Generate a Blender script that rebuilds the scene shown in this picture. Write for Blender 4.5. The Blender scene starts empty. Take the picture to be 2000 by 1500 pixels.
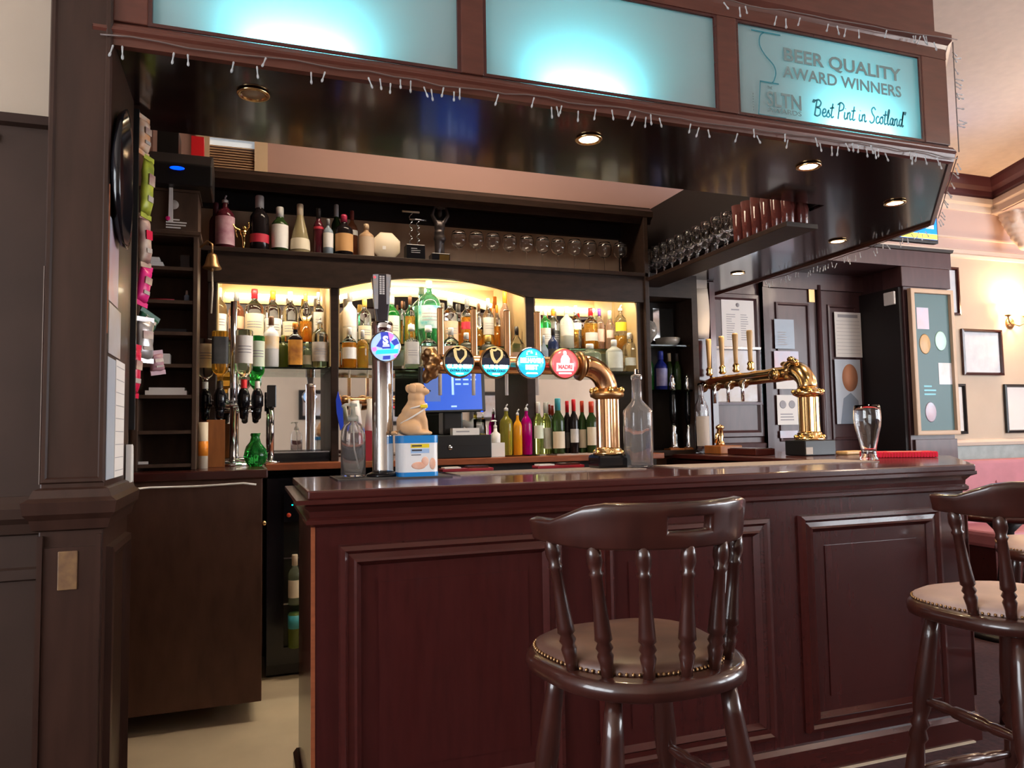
import bpy, bmesh, math, random
from mathutils import Vector, Matrix
random.seed(7)
scene = bpy.context.scene
col = scene.collection

# ------------------------------------------------------------------ camera
def make_camera():
    F = 1460.0
    yaw, pitch, roll = (math.radians(a) for a in (19.45, 3.75, -0.97))
    f = Vector((math.sin(yaw)*math.cos(pitch), math.cos(yaw)*math.cos(pitch), math.sin(pitch)))
    r = Vector((math.cos(yaw), -math.sin(yaw), 0)); u = r.cross(f)
    c, s = math.cos(roll), math.sin(roll)
    R, U = c*r + s*u, -s*r + c*u
    cam = bpy.data.cameras.new('camera'); cam.sensor_width = 36; cam.lens = F/2000*36
    cam.clip_start = 0.02
    o = bpy.data.objects.new('camera', cam); col.objects.link(o)
    o.matrix_world = Matrix(((R.x, U.x, -f.x, 0), (R.y, U.y, -f.y, 0), (R.z, U.z, -f.z, 1.27), (0, 0, 0, 1)))
    scene.camera = o
make_camera()

# ------------------------------------------------------------------ world, exposure
w = bpy.data.worlds.new('world'); scene.world = w; w.use_nodes = True
w.node_tree.nodes['Background'].inputs[0].default_value = (.75, .85, 1, 1)
w.node_tree.nodes['Background'].inputs[1].default_value = 0.5
scene.view_settings.view_transform = 'Standard'; scene.view_settings.look = 'None'
scene.view_settings.gamma = 1; scene.view_settings.use_curve_mapping = False
scene.view_settings.exposure = 0.7
scene.cycles.use_denoising = True
scene.cycles.max_bounces = 10; scene.cycles.transmission_bounces = 8; scene.cycles.glossy_bounces = 4
scene.cycles.transparent_max_bounces = 12
scene.cycles.sample_clamp_indirect = 4.0; scene.cycles.blur_glossy = 1.0
WINDOW_LIGHT = 8.0      # daylit frosted panes of the two street windows
BACKBAR_LIGHT = 44.0     # fluorescent strips in the back bar
SPOT_POWER = 20.0        # downlights in the canopy
SIGN_POWER = 1.9         # lamps inside the illuminated sign boxes
SCONCE_POWER = 17.0
BARWELL_LIGHT = 17.0     # ceiling light over the bar well

# ------------------------------------------------------------------ materials
MATS = {}
def _n(nt, t, **k):
    n = nt.nodes.new(t)
    for a, b in k.items(): setattr(n, a, b)
    return n
def mat(name, c, rough=.5, metal=0, var=0.0, scale=8, stretch=(1, 1, 1), bump=0.0, trans=0, ior=1.45, emit=0, ecol=None,
        coat=0, c2=None, transl=0, alpha=1, spec=None):
    m = bpy.data.materials.new(name); m.use_nodes = True; nt = m.node_tree
    b = nt.nodes['Principled BSDF']
    b.inputs['Base Color'].default_value = (*c, 1); b.inputs['Roughness'].default_value = rough
    b.inputs['Metallic'].default_value = metal; b.inputs['IOR'].default_value = ior
    b.inputs['Transmission Weight'].default_value = trans
    b.inputs['Coat Weight'].default_value = coat; b.inputs['Coat Roughness'].default_value = .08
    b.inputs['Alpha'].default_value = alpha
    if spec is not None: b.inputs['Specular IOR Level'].default_value = spec
    if emit:
        b.inputs['Emission Color'].default_value = (*(ecol or c), 1); b.inputs['Emission Strength'].default_value = emit
    if var or bump or c2:
        tc = _n(nt, 'ShaderNodeTexCoord'); mp = _n(nt, 'ShaderNodeMapping'); mp.inputs['Scale'].default_value = stretch
        nz = _n(nt, 'ShaderNodeTexNoise'); nz.inputs['Scale'].default_value = scale; nz.inputs['Detail'].default_value = 5
        nt.links.new(tc.outputs['Object'], mp.inputs[0]); nt.links.new(mp.outputs[0], nz.inputs['Vector'])
        if var or c2:
            rp = _n(nt, 'ShaderNodeValToRGB'); e = rp.color_ramp.elements
            e[0].position = .3; e[1].position = .7
            d = c2 or tuple(x*(1-var) for x in c)
            e[0].color = (*d, 1); e[1].color = (*c, 1)
            nt.links.new(nz.outputs[0], rp.inputs[0]); nt.links.new(rp.outputs[0], b.inputs['Base Color'])
        if bump:
            bp = _n(nt, 'ShaderNodeBump'); bp.inputs['Strength'].default_value = bump; bp.inputs['Distance'].default_value = .004
            nt.links.new(nz.outputs[0], bp.inputs['Height']); nt.links.new(bp.outputs[0], b.inputs['Normal'])
    if transl:
        out = nt.nodes['Material Output']; tr = _n(nt, 'ShaderNodeBsdfTranslucent'); tr.inputs[0].default_value = (*c, 1)
        mx = _n(nt, 'ShaderNodeMixShader'); mx.inputs[0].default_value = transl
        nt.links.new(b.outputs[0], mx.inputs[1]); nt.links.new(tr.outputs[0], mx.inputs[2]); nt.links.new(mx.outputs[0], out.inputs[0])
    MATS[name] = m
    return m
GR = (1, 1, 9)
mat('mahogany', (.056, .010, .008), .25, var=.22, scale=5, stretch=(1.5, 9, 9), coat=.35, bump=.02)
mat('mahogany_v', (.050, .009, .008), .25, var=.22, scale=5, stretch=(9, 9, 1.2), coat=.35, bump=.02)
mat('stool_wood', (.048, .013, .009), .28, var=.4, scale=9, stretch=(3, 3, 1), coat=.6)
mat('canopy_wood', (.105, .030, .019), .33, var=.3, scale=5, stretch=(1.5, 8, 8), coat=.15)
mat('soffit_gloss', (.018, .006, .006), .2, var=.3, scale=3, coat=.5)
mat('column_wood', (.040, .017, .011), .38, var=.35, scale=4, stretch=(8, 8, 1), bump=.05, coat=.08, spec=.35)
mat('panel_brown', (.125, .062, .044), .5, var=.3, scale=6, stretch=(3, 3, 1), spec=.3)
mat('leftpanel', (.044, .023, .016), .5, var=.3, scale=4, spec=.3)
mat('backbar_wood', (.032, .017, .012), .5, var=.4, scale=6, stretch=(2, 6, 6), spec=.25)
mat('backbar_trim', (.42, .29, .14), .5, var=.15, scale=10)
mat('counter_edge', (.30, .085, .035), .3, var=.3, scale=8, stretch=(2, 8, 8), coat=.4)
mat('door_paint', (.078, .036, .038), .34, var=.3, scale=4, stretch=(5, 5, 1), bump=.06, coat=.08, spec=.4)
mat('black', (.008, .008, .009), .4)
mat('black_gloss', (.006, .006, .008), .12)
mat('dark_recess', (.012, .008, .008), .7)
mat('cream_wall', (.42, .34, .265), .75, var=.06, scale=3, bump=.05)
mat('pink_wall', (.42, .255, .225), .8, var=.05, scale=2)
mat('tan_back', (.72, .47, .30), .75, var=.12, scale=4)
mat('beige_wall', (.60, .49, .38), .8, var=.10, scale=2.5, bump=.1)
mat('upper_wall', (.62, .45, .40), .8, var=.05, scale=3)
mat('ceiling_paint', (.86, .72, .61), .85, var=.08, scale=14, bump=.35)
mat('added_globe_lit', (1, .9, .75), .5, emit=34, ecol=(1, .80, .62))
mat('cornice_dark', (.10, .03, .035), .4)
mat('cornice_light', (.68, .55, .46), .6)
mat('dado_grey', (.42, .47, .46), .5, var=.25, scale=12, bump=.2)
mat('lino', (.60, .50, .36), .55, var=.12, scale=5)
mat('carpet', (.06, .018, .02), .95, var=.5, scale=40, bump=.4)
mat('mirror', (.86, .84, .82), .02, 1)
mat('chrome', (.80, .82, .85), .10, 1)
mat('steel', (.55, .58, .62), .22, 1)
mat('brass', (.83, .56, .26), .18, 1)
mat('copper_brass', (.72, .42, .22), .22, 1)
mat('gold', (.95, .66, .22), .15, 1)
mat('oldbrass', (.42, .25, .12), .38, 1)
mat('bronze', (.06, .05, .05), .35, .7)
mat('glass', (1, 1, 1), .01, trans=1, ior=1.45)
mat('glass_thin', (.97, 1, .98), .02, trans=1, ior=1.25)
mat('mirror_dim', (.30, .29, .28), .05, 1)
mat('glass_hazy', (.97, .98, 1), .03, trans=.955, ior=1.35)
mat('worn', (.26, .20, .17), .6)
mat('plate_brown', (.20, .11, .045), .45, c2=(.12, .06, .03), scale=40)
mat('glass_shelf', (.55, .85, .70), .03, trans=1, ior=1.3)
mat('paper', (.78, .75, .72), .7)
mat('paper_dim', (.42, .37, .33), .7)
mat('unit_wood', (.085, .050, .033), .5, var=.35, scale=6, stretch=(3, 3, 1), spec=.3)
mat('ink', (.04, .04, .05), .6)
mat('ink_grey', (.33, .32, .34), .6)
mat('white_plastic', (.82, .80, .77), .35)
mat('card_white', (.75, .73, .70), .6)
mat('pine', (.62, .38, .16), .4, var=.2, scale=10, stretch=(6, 6, 1))
mat('wood_orange', (.36, .12, .03), .4, var=.3, scale=8, stretch=(6, 6, 1))
mat('leather_tan', (.15, .075, .050), .42, c2=(.075, .035, .028), scale=9, bump=.15)
mat('leather_pale', (.52, .37, .33), .45, var=.25, scale=6, bump=.1)
mat('banquette_pink', (.46, .17, .20), .6, var=.15, scale=8)
mat('red_towel', (.62, .02, .035), .8, var=.2, scale=60)
mat('rubber_mat', (.06, .055, .055), .7, var=.3, scale=60, bump=.5)
mat('towel_grey', (.28, .23, .21), .9, var=.3, scale=70, bump=.6)
mat('menu_green', (.10, .17, .18), .4, spec=.25)
mat('menu_frame', (.52, .36, .24), .5)
mat('pic_print', (.55, .60, .66), .3, c2=(.72, .74, .78), scale=9)
mat('screen_blue', (.01, .05, .30), .25, emit=.55, ecol=(.016, .10, .62))
mat('screen_light', (.3, .5, .9), .3, emit=.6, ecol=(.28, .46, .92))
mat('screen_dim', (.05, .08, .20), .3, emit=.7, ecol=(.04, .09, .30))
mat('tv_blue', (.0, .15, .8), .3, emit=1.3, ecol=(.0, .16, .9))
mat('tv_yellow', (.8, .75, .05), .3, emit=1.2, ecol=(.75, .72, .08))
mat('tv_pale', (.6, .8, .9), .3, emit=1.2, ecol=(.55, .78, .9))
mat('led_blue', (.0, .03, .9), .3, emit=2.2, ecol=(.0, .04, 1))
mat('led_cyan', (.0, .6, .5), .3, emit=3, ecol=(.0, .9, .7))
mat('tube_lamp', (1, .95, .8), .4, emit=BACKBAR_LIGHT, ecol=(1, .90, .66))
mat('downlight_on', (1, .8, .5), .3, emit=70, ecol=(1, .74, .40))
mat('downlight_off', (.50, .42, .28), .3)
mat('shade_lit', (1, .8, .55), .5, emit=9, ecol=(1, .72, .36))
mat('window_day', (.9, .95, 1), .4, emit=WINDOW_LIGHT, ecol=(.88, .94, 1.0))
mat('window_small', (.9, .95, 1), .4, emit=.2, ecol=(.75, .90, 1.0))
mat('sign_pane', (.70, .80, .79), .35, transl=.72)
mat('sign_inside', (.25, .26, .26), .8)
mat('panel_lamp', (1, .95, .85), .4, emit=BARWELL_LIGHT, ecol=(1, .80, .58))
mat('sign_grey', (.16, .22, .22), .5)
mat('sign_teal', (.02, .17, .21), .5)
mat('slat', (.50, .33, .20), .6)
mat('slat_frame', (.62, .45, .29), .6)
mat('led_wire', (.13, .09, .08), .5)
mat('led_bulb', (.75, .78, .80), .12, trans=.6)
mat('dog_tan', (.66, .40, .21), .5, var=.12, scale=20)
mat('tin_blue', (.012, .22, .62), .25, coat=.4)
mat('tin_white', (.76, .78, .82), .3, coat=.3)
mat('tin_yellow', (.78, .62, .03), .4)
mat('tin_sky', (.35, .52, .80), .4)
mat('pup_pink', (.72, .36, .25), .5, c2=(.80, .55, .45), scale=30)
mat('badge_navy', (.015, .022, .05), .2, coat=.6)
mat('badge_black', (.012, .012, .016), .2, coat=.6)
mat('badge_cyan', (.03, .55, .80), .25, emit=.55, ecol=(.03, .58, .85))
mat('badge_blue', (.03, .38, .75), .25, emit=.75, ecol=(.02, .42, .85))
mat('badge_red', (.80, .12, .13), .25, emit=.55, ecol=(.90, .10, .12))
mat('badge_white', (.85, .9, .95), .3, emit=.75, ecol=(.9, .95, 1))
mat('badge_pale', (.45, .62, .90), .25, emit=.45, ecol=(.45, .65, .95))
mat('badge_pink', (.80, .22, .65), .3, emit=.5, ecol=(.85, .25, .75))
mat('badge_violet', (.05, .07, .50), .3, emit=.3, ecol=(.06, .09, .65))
mat('harp_gold', (.85, .68, .32), .3, .3, emit=.15, ecol=(.9, .75, .4))
mat('handle_multi', (.035, .028, .035), .3)
mat('handle_pale', (.36, .42, .52), .4, c2=(.55, .45, .36), scale=30)
mat('crystal', (1, .93, .85), .05, trans=.8, ior=1.5)
mat('fabric_blue', (.01, .05, .55), .8)
mat('box_red', (.28, .008, .02), .5)
mat('bag_magenta', (.75, .02, .22), .3)
mat('bag_crimson', (.65, .01, .06), .3)
mat('bag_green', (.012, .09, .05), .35)
mat('bag_silver', (.42, .40, .40), .28, .5, bump=.4, scale=20)
mat('bag_lime', (.55, .60, .05), .4, c2=(.25, .30, .04), scale=25)
mat('bag_orange', (.70, .28, .08), .4, c2=(.7, .6, .5), scale=22)
mat('bag_cream', (.60, .48, .36), .4, c2=(.28, .10, .12), scale=18)
mat('bag_pink', (.42, .22, .26), .4, bump=.3, scale=20)
mat('poster_a', (.55, .30, .34), .35, c2=(.45, .55, .66), scale=5)
mat('poster_b', (.60, .60, .66), .3, c2=(.45, .36, .28), scale=6)
mat('poster_c', (.22, .27, .34), .3)
mat('poster_d', (.30, .50, .68), .35, c2=(.72, .40, .42), scale=3)
mat('poster_e', (.50, .56, .64), .3)
mat('hair_ginger', (.50, .22, .12), .6)
mat('fridge_glow', (.20, .26, .12), .3)
# bottle glass, caps and labels
for n, c, r, t in (('clear', (.97, 1, .96), .03, 1), ('rosebrown', (.62, .26, .14), .05, .9), ('frost', (.80, .78, .76), .4, .15),
                   ('frost2', (.86, .90, .84), .3, .7), ('olive', (.30, .33, .08), .06, .85), ('blackg', (.012, .009, .010), .1, 0),
                   ('palegreen', (.78, .92, .66), .06, .9), ('whitecer', (.80, .77, .73), .3, 0), ('green', (.05, .62, .12), .04, .92),
                   ('seagreen', (.25, .80, .45), .04, .92), ('pinkc', (.95, .72, .62), .05, .9), ('greyblue', (.34, .42, .50), .15, .3),
                   ('navy', (.02, .035, .10), .1, .1), ('darkred', (.10, .015, .025), .1, .2), ('dgreen', (.035, .07, .02), .08, .3),
                   ('goldc', (.55, .45, .25), .1, .5), ('tanc', (.45, .28, .16), .4, 0), ('yellowg', (.72, .66, .10), .05, .8),
                   ('orangeop', (.90, .40, .02), .15, .3), ('magenta', (.45, .0, .18), .1, .3), ('ygreen', (.55, .68, .15), .05, .85),
                   ('redop', (.70, .12, .03), .15, .3), ('green2', (.03, .30, .05), .06, .7), ('blueg', (.03, .05, .40), .06, .5),
                   ('orange', (.95, .36, .03), .04, .8), ('amberl', (.90, .48, .07), .04, .85)):
    mat('g_'+n, c, r, trans=t, ior=1.33)
for n, c, r in (('white', (.80, .79, .76), .4), ('grey', (.25, .25, .26), .4), ('red', (.75, .02, .03), .35), ('orange', (.85, .28, .03), .35),
                ('gold', (.75, .50, .12), .3), ('silver', (.60, .60, .62), .25), ('brown', (.16, .07, .035), .4), ('olive', (.20, .22, .05), .4),
                ('palegreen', (.60, .75, .50), .4), ('seafoam', (.50, .78, .66), .4), ('clearc', (.75, .74, .68), .3), ('dark', (.03, .025, .025), .4),
                ('pink', (.80, .30, .35), .4), ('glassc', (.75, .72, .62), .3), ('purple', (.20, .07, .42), .4), ('darkred', (.12, .02, .03), .4),
                ('cream', (.70, .60, .45), .5), ('pinkred', (.42, .03, .08), .3), ('redbrown', (.30, .06, .05), .4), ('tan2', (.55, .40, .26), .6),
                ('teal2', (.05, .35, .42), .3), ('redor', (.70, .07, .03), .35), ('green2', (.03, .20, .05), .4), ('blueg', (.03, .05, .35), .3),
                ('greyblue', (.30, .38, .46), .4)):
    mat('c_'+n, c, r)
for n, c, c2 in (('white', (.80, .78, .75), None), ('peach', (.75, .48, .32), None), ('cream', (.74, .66, .50), None), ('greylab', (.42, .42, .42), (.62, .60, .56)),
                 ('orangelab', (.85, .50, .12), (.80, .76, .72)), ('flame', (.85, .38, .05), (.30, .10, .02)), ('whitedark', (.74, .72, .68), (.35, .28, .24)),
                 ('paleg', (.66, .74, .58), None), ('teal', (.04, .34, .40), (.70, .72, .66)), ('redlab', (.55, .03, .06), None), ('pinklab', (.72, .52, .46), None),
                 ('brownlab', (.40, .24, .16), None), ('darklab', (.03, .03, .035), (.08, .08, .08)), ('yellow', (.85, .70, .05), None), ('clearlab', (.66, .68, .60), (.52, .54, .46)),
                 ('pinkw', (.66, .46, .50), (.35, .12, .18)), ('tanlab', (.60, .33, .13), None), ('tan2', (.55, .42, .30), None), ('bluelab', (.16, .18, .45), (.35, .35, .6))):
    mat('l_'+n, c, .5, c2=c2, scale=14)
# ------------------------------------------------------------------ helpers
class MB:
    """collects shapes into one mesh"""
    def __init__(s): s.v = []; s.f = []; s.sm = []
    def add(s, verts, faces, smooth=False):
        b = len(s.v); s.v += [tuple(p) for p in verts]
        for f in faces: s.f.append([b+i for i in f]); s.sm.append(smooth)
        return s
    def box(s, x0, x1, y0, y1, z0, z1):
        v = [(x, y, z) for z in (z0, z1) for y in (y0, y1) for x in (x0, x1)]
        return s.add(v, [(0, 2, 3, 1), (4, 5, 7, 6), (0, 1, 5, 4), (1, 3, 7, 5), (3, 2, 6, 7), (2, 0, 4, 6)])
    def obox(s, c, u, v, n):
        """oriented box: centre c, half-axis vectors u v n"""
        c, u, v, n = map(Vector, (c, u, v, n))
        p = [c+a*u+b*v+d*n for d in (-1, 1) for b in (-1, 1) for a in (-1, 1)]
        return s.add(p, [(0, 2, 3, 1), (4, 5, 7, 6), (0, 1, 5, 4), (1, 3, 7, 5), (3, 2, 6, 7), (2, 0, 4, 6)])
    def lathe(s, prof, c=(0, 0, 0), n=20, axis='z', sq=0, rot=0, arc=None, sx=1, sy=1, cap=True):
        cx, cy, cz = c; full = arc is None; a0, a1 = arc or (0, 2*math.pi)
        m = n if full else n+1; vs = []; fs = []
        for r, z in prof:
            for i in range(m):
                a = a0+(a1-a0)*i/n; k = 1.0
                if sq:
                    ca, sa = abs(math.cos(a)), abs(math.sin(a)); k = (ca**sq+sa**sq)**(-1/sq)
                x, y = r*k*math.cos(a+rot)*sx, r*k*math.sin(a+rot)*sy
                vs.append((cx+x, cy+y, cz+z) if axis == 'z' else ((cx+x, cy-z, cz+y) if axis == 'y' else (cx+z, cy+x, cz+y)))
        for j in range(len(prof)-1):
            for i in range(n):
                i2 = (i+1) % m if full else i+1
                fs.append((j*m+i, j*m+i2, (j+1)*m+i2, (j+1)*m+i))
        s.add(vs, fs, True)
        if full and cap:
            k = len(s.v)-len(vs)
            if prof[0][0] > 1e-5: s.f.append([k+i for i in range(m)][::-1]); s.sm.append(False)
            if prof[-1][0] > 1e-5: s.f.append([k+(len(prof)-1)*m+i for i in range(m)]); s.sm.append(False)
        return s
    def tube(s, pts, r, n=8, cap=True):
        pts = [Vector(p) for p in pts]; rs = r if isinstance(r, (list, tuple)) else [r]*len(pts)
        vs = []; fs = []; up = None
        for i, p in enumerate(pts):
            d = (pts[min(i+1, len(pts)-1)]-pts[max(i-1, 0)]).normalized()
            if up is None: up = d.orthogonal().normalized()
            up = (up-d*up.dot(d)); up = up.normalized() if up.length > 1e-6 else d.orthogonal().normalized()
            q = d.cross(up)
            for k in range(n):
                a = 2*math.pi*k/n; vs.append(p+rs[i]*(math.cos(a)*up+math.sin(a)*q))
        for j in range(len(pts)-1):
            for k in range(n): fs.append((j*n+k, j*n+(k+1) % n, (j+1)*n+(k+1) % n, (j+1)*n+k))
        b = len(s.v); s.add(vs, fs, True)
        if cap:
            s.f.append([b+k for k in range(n)][::-1]); s.sm.append(False)
            s.f.append([b+(len(pts)-1)*n+k for k in range(n)]); s.sm.append(False)
        return s
    def spindle(s, p0, p1, prof, n=12):
        """turned piece along p0-p1, prof = (t, r)"""
        p0, p1 = Vector(p0), Vector(p1)
        return s.tube([p0.lerp(p1, t) for t, r in prof], [r for t, r in prof], n)
    def sweep(s, prof, path, closed=False):
        """profile (outward offset, z) swept along an XY path with mitres; outward is to the right of travel"""
        P = [Vector(p) for p in path]; m = len(prof); vs = []; fs = []
        for i, p in enumerate(P):
            a = (P[i]-P[i-1]).normalized() if (i or closed) else None
            b = (P[(i+1) % len(P)]-P[i]).normalized() if (i < len(P)-1 or closed) else None
            if a is None: a = b
            if b is None: b = a
            na, nb = Vector((a.y, -a.x)), Vector((b.y, -b.x)); t = (na+nb).normalized(); k = 1/max(.3, t.dot(na))
            for o, z in prof: vs.append((p.x+t.x*o*k, p.y+t.y*o*k, z))
        L = len(P) if closed else len(P)-1
        for i in range(L):
            i2 = (i+1) % len(P)
            for j in range(m): fs.append((i*m+j, i2*m+j, i2*m+(j+1) % m, i*m+(j+1) % m))
        if not closed: fs += [tuple(range(m))[::-1], tuple((len(P)-1)*m+j for j in range(m))]
        return s.add(vs, fs)
    def prism(s, poly, a, b, plane='xy'):
        n = len(poly); mk = {'xy': lambda p, q: (p[0], p[1], q), 'xz': lambda p, q: (p[0], q, p[1]), 'yz': lambda p, q: (q, p[0], p[1])}[plane]
        v = [mk(p, a) for p in poly]+[mk(p, b) for p in poly]
        return s.add(v, [tuple(range(n))[::-1], tuple(range(n, 2*n))]+[(i, (i+1) % n, n+(i+1) % n, n+i) for i in range(n)])
    def frame(s, o, u, v, n, w, h, prof):
        """mitred rectangular moulding; prof = (inset, height)"""
        o, u, v, n = map(Vector, (o, u, v, n)); vs = []; fs = []; m = len(prof)
        for d, k in prof:
            for a, b in ((d, d), (w-d, d), (w-d, h-d), (d, h-d)): vs.append(o+u*a+v*b+n*k)
        for j in range(m-1):
            for i in range(4): fs.append((j*4+i, j*4+(i+1) % 4, (j+1)*4+(i+1) % 4, (j+1)*4+i))
        return s.add(vs, fs)
    def ribbon(s, pts, wd, o, u, v, n, th=.0008, smooth=4):
        """flat stroke in a plane; pts 2D"""
        P = pts
        if smooth and len(pts) > 2:
            P = []
            for i in range(len(pts)-1):
                p0, p1, p2, p3 = pts[max(i-1, 0)], pts[i], pts[i+1], pts[min(i+2, len(pts)-1)]
                for k in range(smooth):
                    t = k/smooth
                    P.append(tuple(.5*(2*p1[c]+(p2[c]-p0[c])*t+(2*p0[c]-5*p1[c]+4*p2[c]-p3[c])*t*t+(3*p1[c]-p0[c]-3*p2[c]+p3[c])*t**3) for c in (0, 1)))
            P.append(pts[-1])
        o, u, v, n = map(Vector, (o, u, v, n)); L = []; R = []
        for i, p in enumerate(P):
            a, b = P[max(i-1, 0)], P[min(i+1, len(P)-1)]; d = Vector((b[0]-a[0], b[1]-a[1]))
            d = d.normalized() if d.length > 1e-9 else Vector((1, 0)); q = Vector((-d.y, d.x))*wd/2
            L.append(o+u*(p[0]+q.x)+v*(p[1]+q.y)); R.append(o+u*(p[0]-q.x)+v*(p[1]-q.y))
        k = len(P); vs = L+R+[p+n*th for p in L]+[p+n*th for p in R]; fs = []
        for i in range(k-1):
            fs += [(2*k+i, 3*k+i, 3*k+i+1, 2*k+i+1), (i, 2*k+i, 2*k+i+1, i+1), (k+i, k+i+1, 3*k+i+1, 3*k+i)]
        fs += [(0, k, 3*k, 2*k), (k-1, 3*k-1, 4*k-1, 2*k-1)]
        return s.add(vs, fs)
    def ball(s, c, r, n=14, rot=None):
        rx, ry, rz = (r, r, r) if not isinstance(r, (tuple, list)) else r; m = n//2; c = Vector(c); vs = []; fs = []
        for j in range(m+1):
            t = math.pi*j/m
            for i in range(n):
                a = 2*math.pi*i/n; p = Vector((rx*math.sin(t)*math.cos(a), ry*math.sin(t)*math.sin(a), -rz*math.cos(t)))
                vs.append(c+(rot @ p if rot else p))
        for j in range(m):
            for i in range(n): fs.append((j*n+i, j*n+(i+1) % n, (j+1)*n+(i+1) % n, (j+1)*n+i))
        return s.add(vs, fs, True)
    def mesh(s, name):
        me = bpy.data.meshes.new(name); me.from_pydata(s.v, [], s.f); me.update()
        bm = bmesh.new(); bm.from_mesh(me)
        bmesh.ops.remove_doubles(bm, verts=bm.verts, dist=1e-6)
        bmesh.ops.recalc_face_normals(bm, faces=bm.faces)
        bm.to_mesh(me); bm.free()
        if len(me.polygons) == len(s.sm): me.polygons.foreach_set('use_smooth', s.sm)
        else:
            for p in me.polygons: p.use_smooth = any(s.sm)
        return me
    def build(s, name, m, parent=None, bevel=0, loc=None):
        me = s.mesh(name); o = bpy.data.objects.new(name, me); col.objects.link(o)
        me.materials.append(MATS[m] if isinstance(m, str) else m)
        if parent: o.parent = parent
        if loc: o.location = loc
        if bevel:
            b = o.modifiers.new('bevel', 'BEVEL'); b.width = bevel; b.segments = 2; b.limit_method = 'ANGLE'; b.angle_limit = math.radians(35)
        return o
def tag(o, label, cat, group=None):
    o['label'] = label; o['category'] = cat
    if group: o['group'] = group
    return o
def thing(name, label, cat, loc=(0, 0, 0), rotz=0, group=None):
    o = bpy.data.objects.new(name, None); col.objects.link(o); o.location = loc; o.rotation_euler = (0, 0, rotz)
    o.empty_display_size = .05
    return tag(o, label, cat, group)
def struct(o): o['kind'] = 'structure'; return o
def dup(root, loc, rotz=None, label=None, group=None):
    r = root.copy(); col.objects.link(r); r.location = loc
    if rotz is not None: r.rotation_euler = (0, 0, rotz)
    if label: r['label'] = label
    if group: r['group'] = group
    for ch in list(root.children):
        c = ch.copy(); col.objects.link(c); c.parent = r
        for g in list(ch.children):
            d = g.copy(); col.objects.link(d); d.parent = c
    return r
def axes(u, v, o):
    u, v = Vector(u).normalized(), Vector(v).normalized(); n = u.cross(v)
    return Matrix(((u.x, v.x, n.x, o[0]), (u.y, v.y, n.y, o[1]), (u.z, v.z, n.z, o[2]), (0, 0, 0, 1)))
def lettering(name, text, size, m, parent, o, u=(1, 0, 0), v=(0, 0, 1), bold=0, width=None, height=None, align='LEFT', th=.0006, spacing=1):
    """writing as thin geometry; o is the baseline start (or middle), in the parent's space"""
    cu = bpy.data.curves.new(name, 'FONT'); cu.body = text; cu.size = size; cu.extrude = th; cu.offset = bold; cu.align_x = align
    cu.space_character = spacing; cu.resolution_u = 3
    t = bpy.data.objects.new(name, cu); col.objects.link(t); bpy.context.view_layer.update()
    me = bpy.data.meshes.new_from_object(t.evaluated_get(bpy.context.evaluated_depsgraph_get()))
    bpy.data.objects.remove(t); bpy.data.curves.remove(cu)
    if width or height:
        xs = [p.co.x for p in me.vertices]; ys = [p.co.y for p in me.vertices]
        kx = width/(max(xs)-min(xs)) if width else 1; ky = height/(max(ys)-min(ys)) if height else 1
        for p in me.vertices: p.co.x *= kx; p.co.y *= ky
    me.materials.clear(); me.materials.append(MATS[m]); me.name = name
    ob = bpy.data.objects.new(name, me); col.objects.link(ob); ob.parent = parent; ob.matrix_local = axes(u, v, o)
    return ob
def textlines(mb, x0, x1, z0, z1, y, n, fill=.45, seed=1):
    """rows of small print too fine to read, on a sheet facing -Y"""
    rnd = random.Random(seed); dz = (z1-z0)/n
    for i in range(n):
        e = x0+(x1-x0)*rnd.uniform(.55, 1); mb.box(x0, e, y-.0008, y, z1-(i+.5+fill/2)*dz, z1-(i+.5-fill/2)*dz)
def soften(o, voxel=.005, it=4):
    """fuse overlapping shapes into one body"""
    r = o.modifiers.new('fuse', 'REMESH'); r.mode = 'VOXEL'; r.voxel_size = voxel; r.use_smooth_shade = True
    k = o.modifiers.new('smooth', 'SMOOTH'); k.iterations = it; k.factor = .5
    return o
def lamp(name, kind, loc, power, color, parent=None, size=.05, rot=None, spot=None, blend=.6):
    l = bpy.data.lights.new(name, kind); l.energy = power; l.color = color
    if kind == 'AREA': l.size = size
    else: l.shadow_soft_size = size
    if spot: l.spot_size = math.radians(spot); l.spot_blend = blend
    o = bpy.data.objects.new(name, l); col.objects.link(o); o.location = loc
    if rot: o.rotation_euler = rot
    if parent: o.parent = parent
    return o
X, Y, Z = (1, 0, 0), (0, 1, 0), (0, 0, 1)
# ------------------------------------------------------------------ the room
struct(MB().box(-4, 9, -2.8, 5.3, -.05, 0).build('floor', 'carpet'))
struct(MB().box(-.53, 2.76, 2.30, 4.66, 0, .006).build('floor_bar', 'lino'))
struct(MB().box(-4, 9, -2.8, 5.3, 3.65, 3.75).build('ceiling', 'ceiling_paint'))
struct(MB().box(-.53, 3.22, 4.66, 5.3, 0, 3.65).build('wall_back', 'pink_wall'))
struct(MB().box(3.22, 9, 5.25, 5.4, 0, 3.65).build('wall_right_back', 'upper_wall'))
struct(MB().box(-4, -.53, 2.28, 5.3, 0, 3.65).build('wall_left', 'panel_brown'))
struct(MB().box(-4.1, -4, -2.8, 5.3, 0, 3.65).build('wall_left_end', 'pink_wall'))
struct(MB().box(9, 9.1, -2.8, 5.3, 0, 3.65).build('wall_right', 'pink_wall'))
struct(MB().box(-4, 9, -2.9, -2.8, 0, 3.65).build('wall_front', 'beige_wall'))

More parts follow.
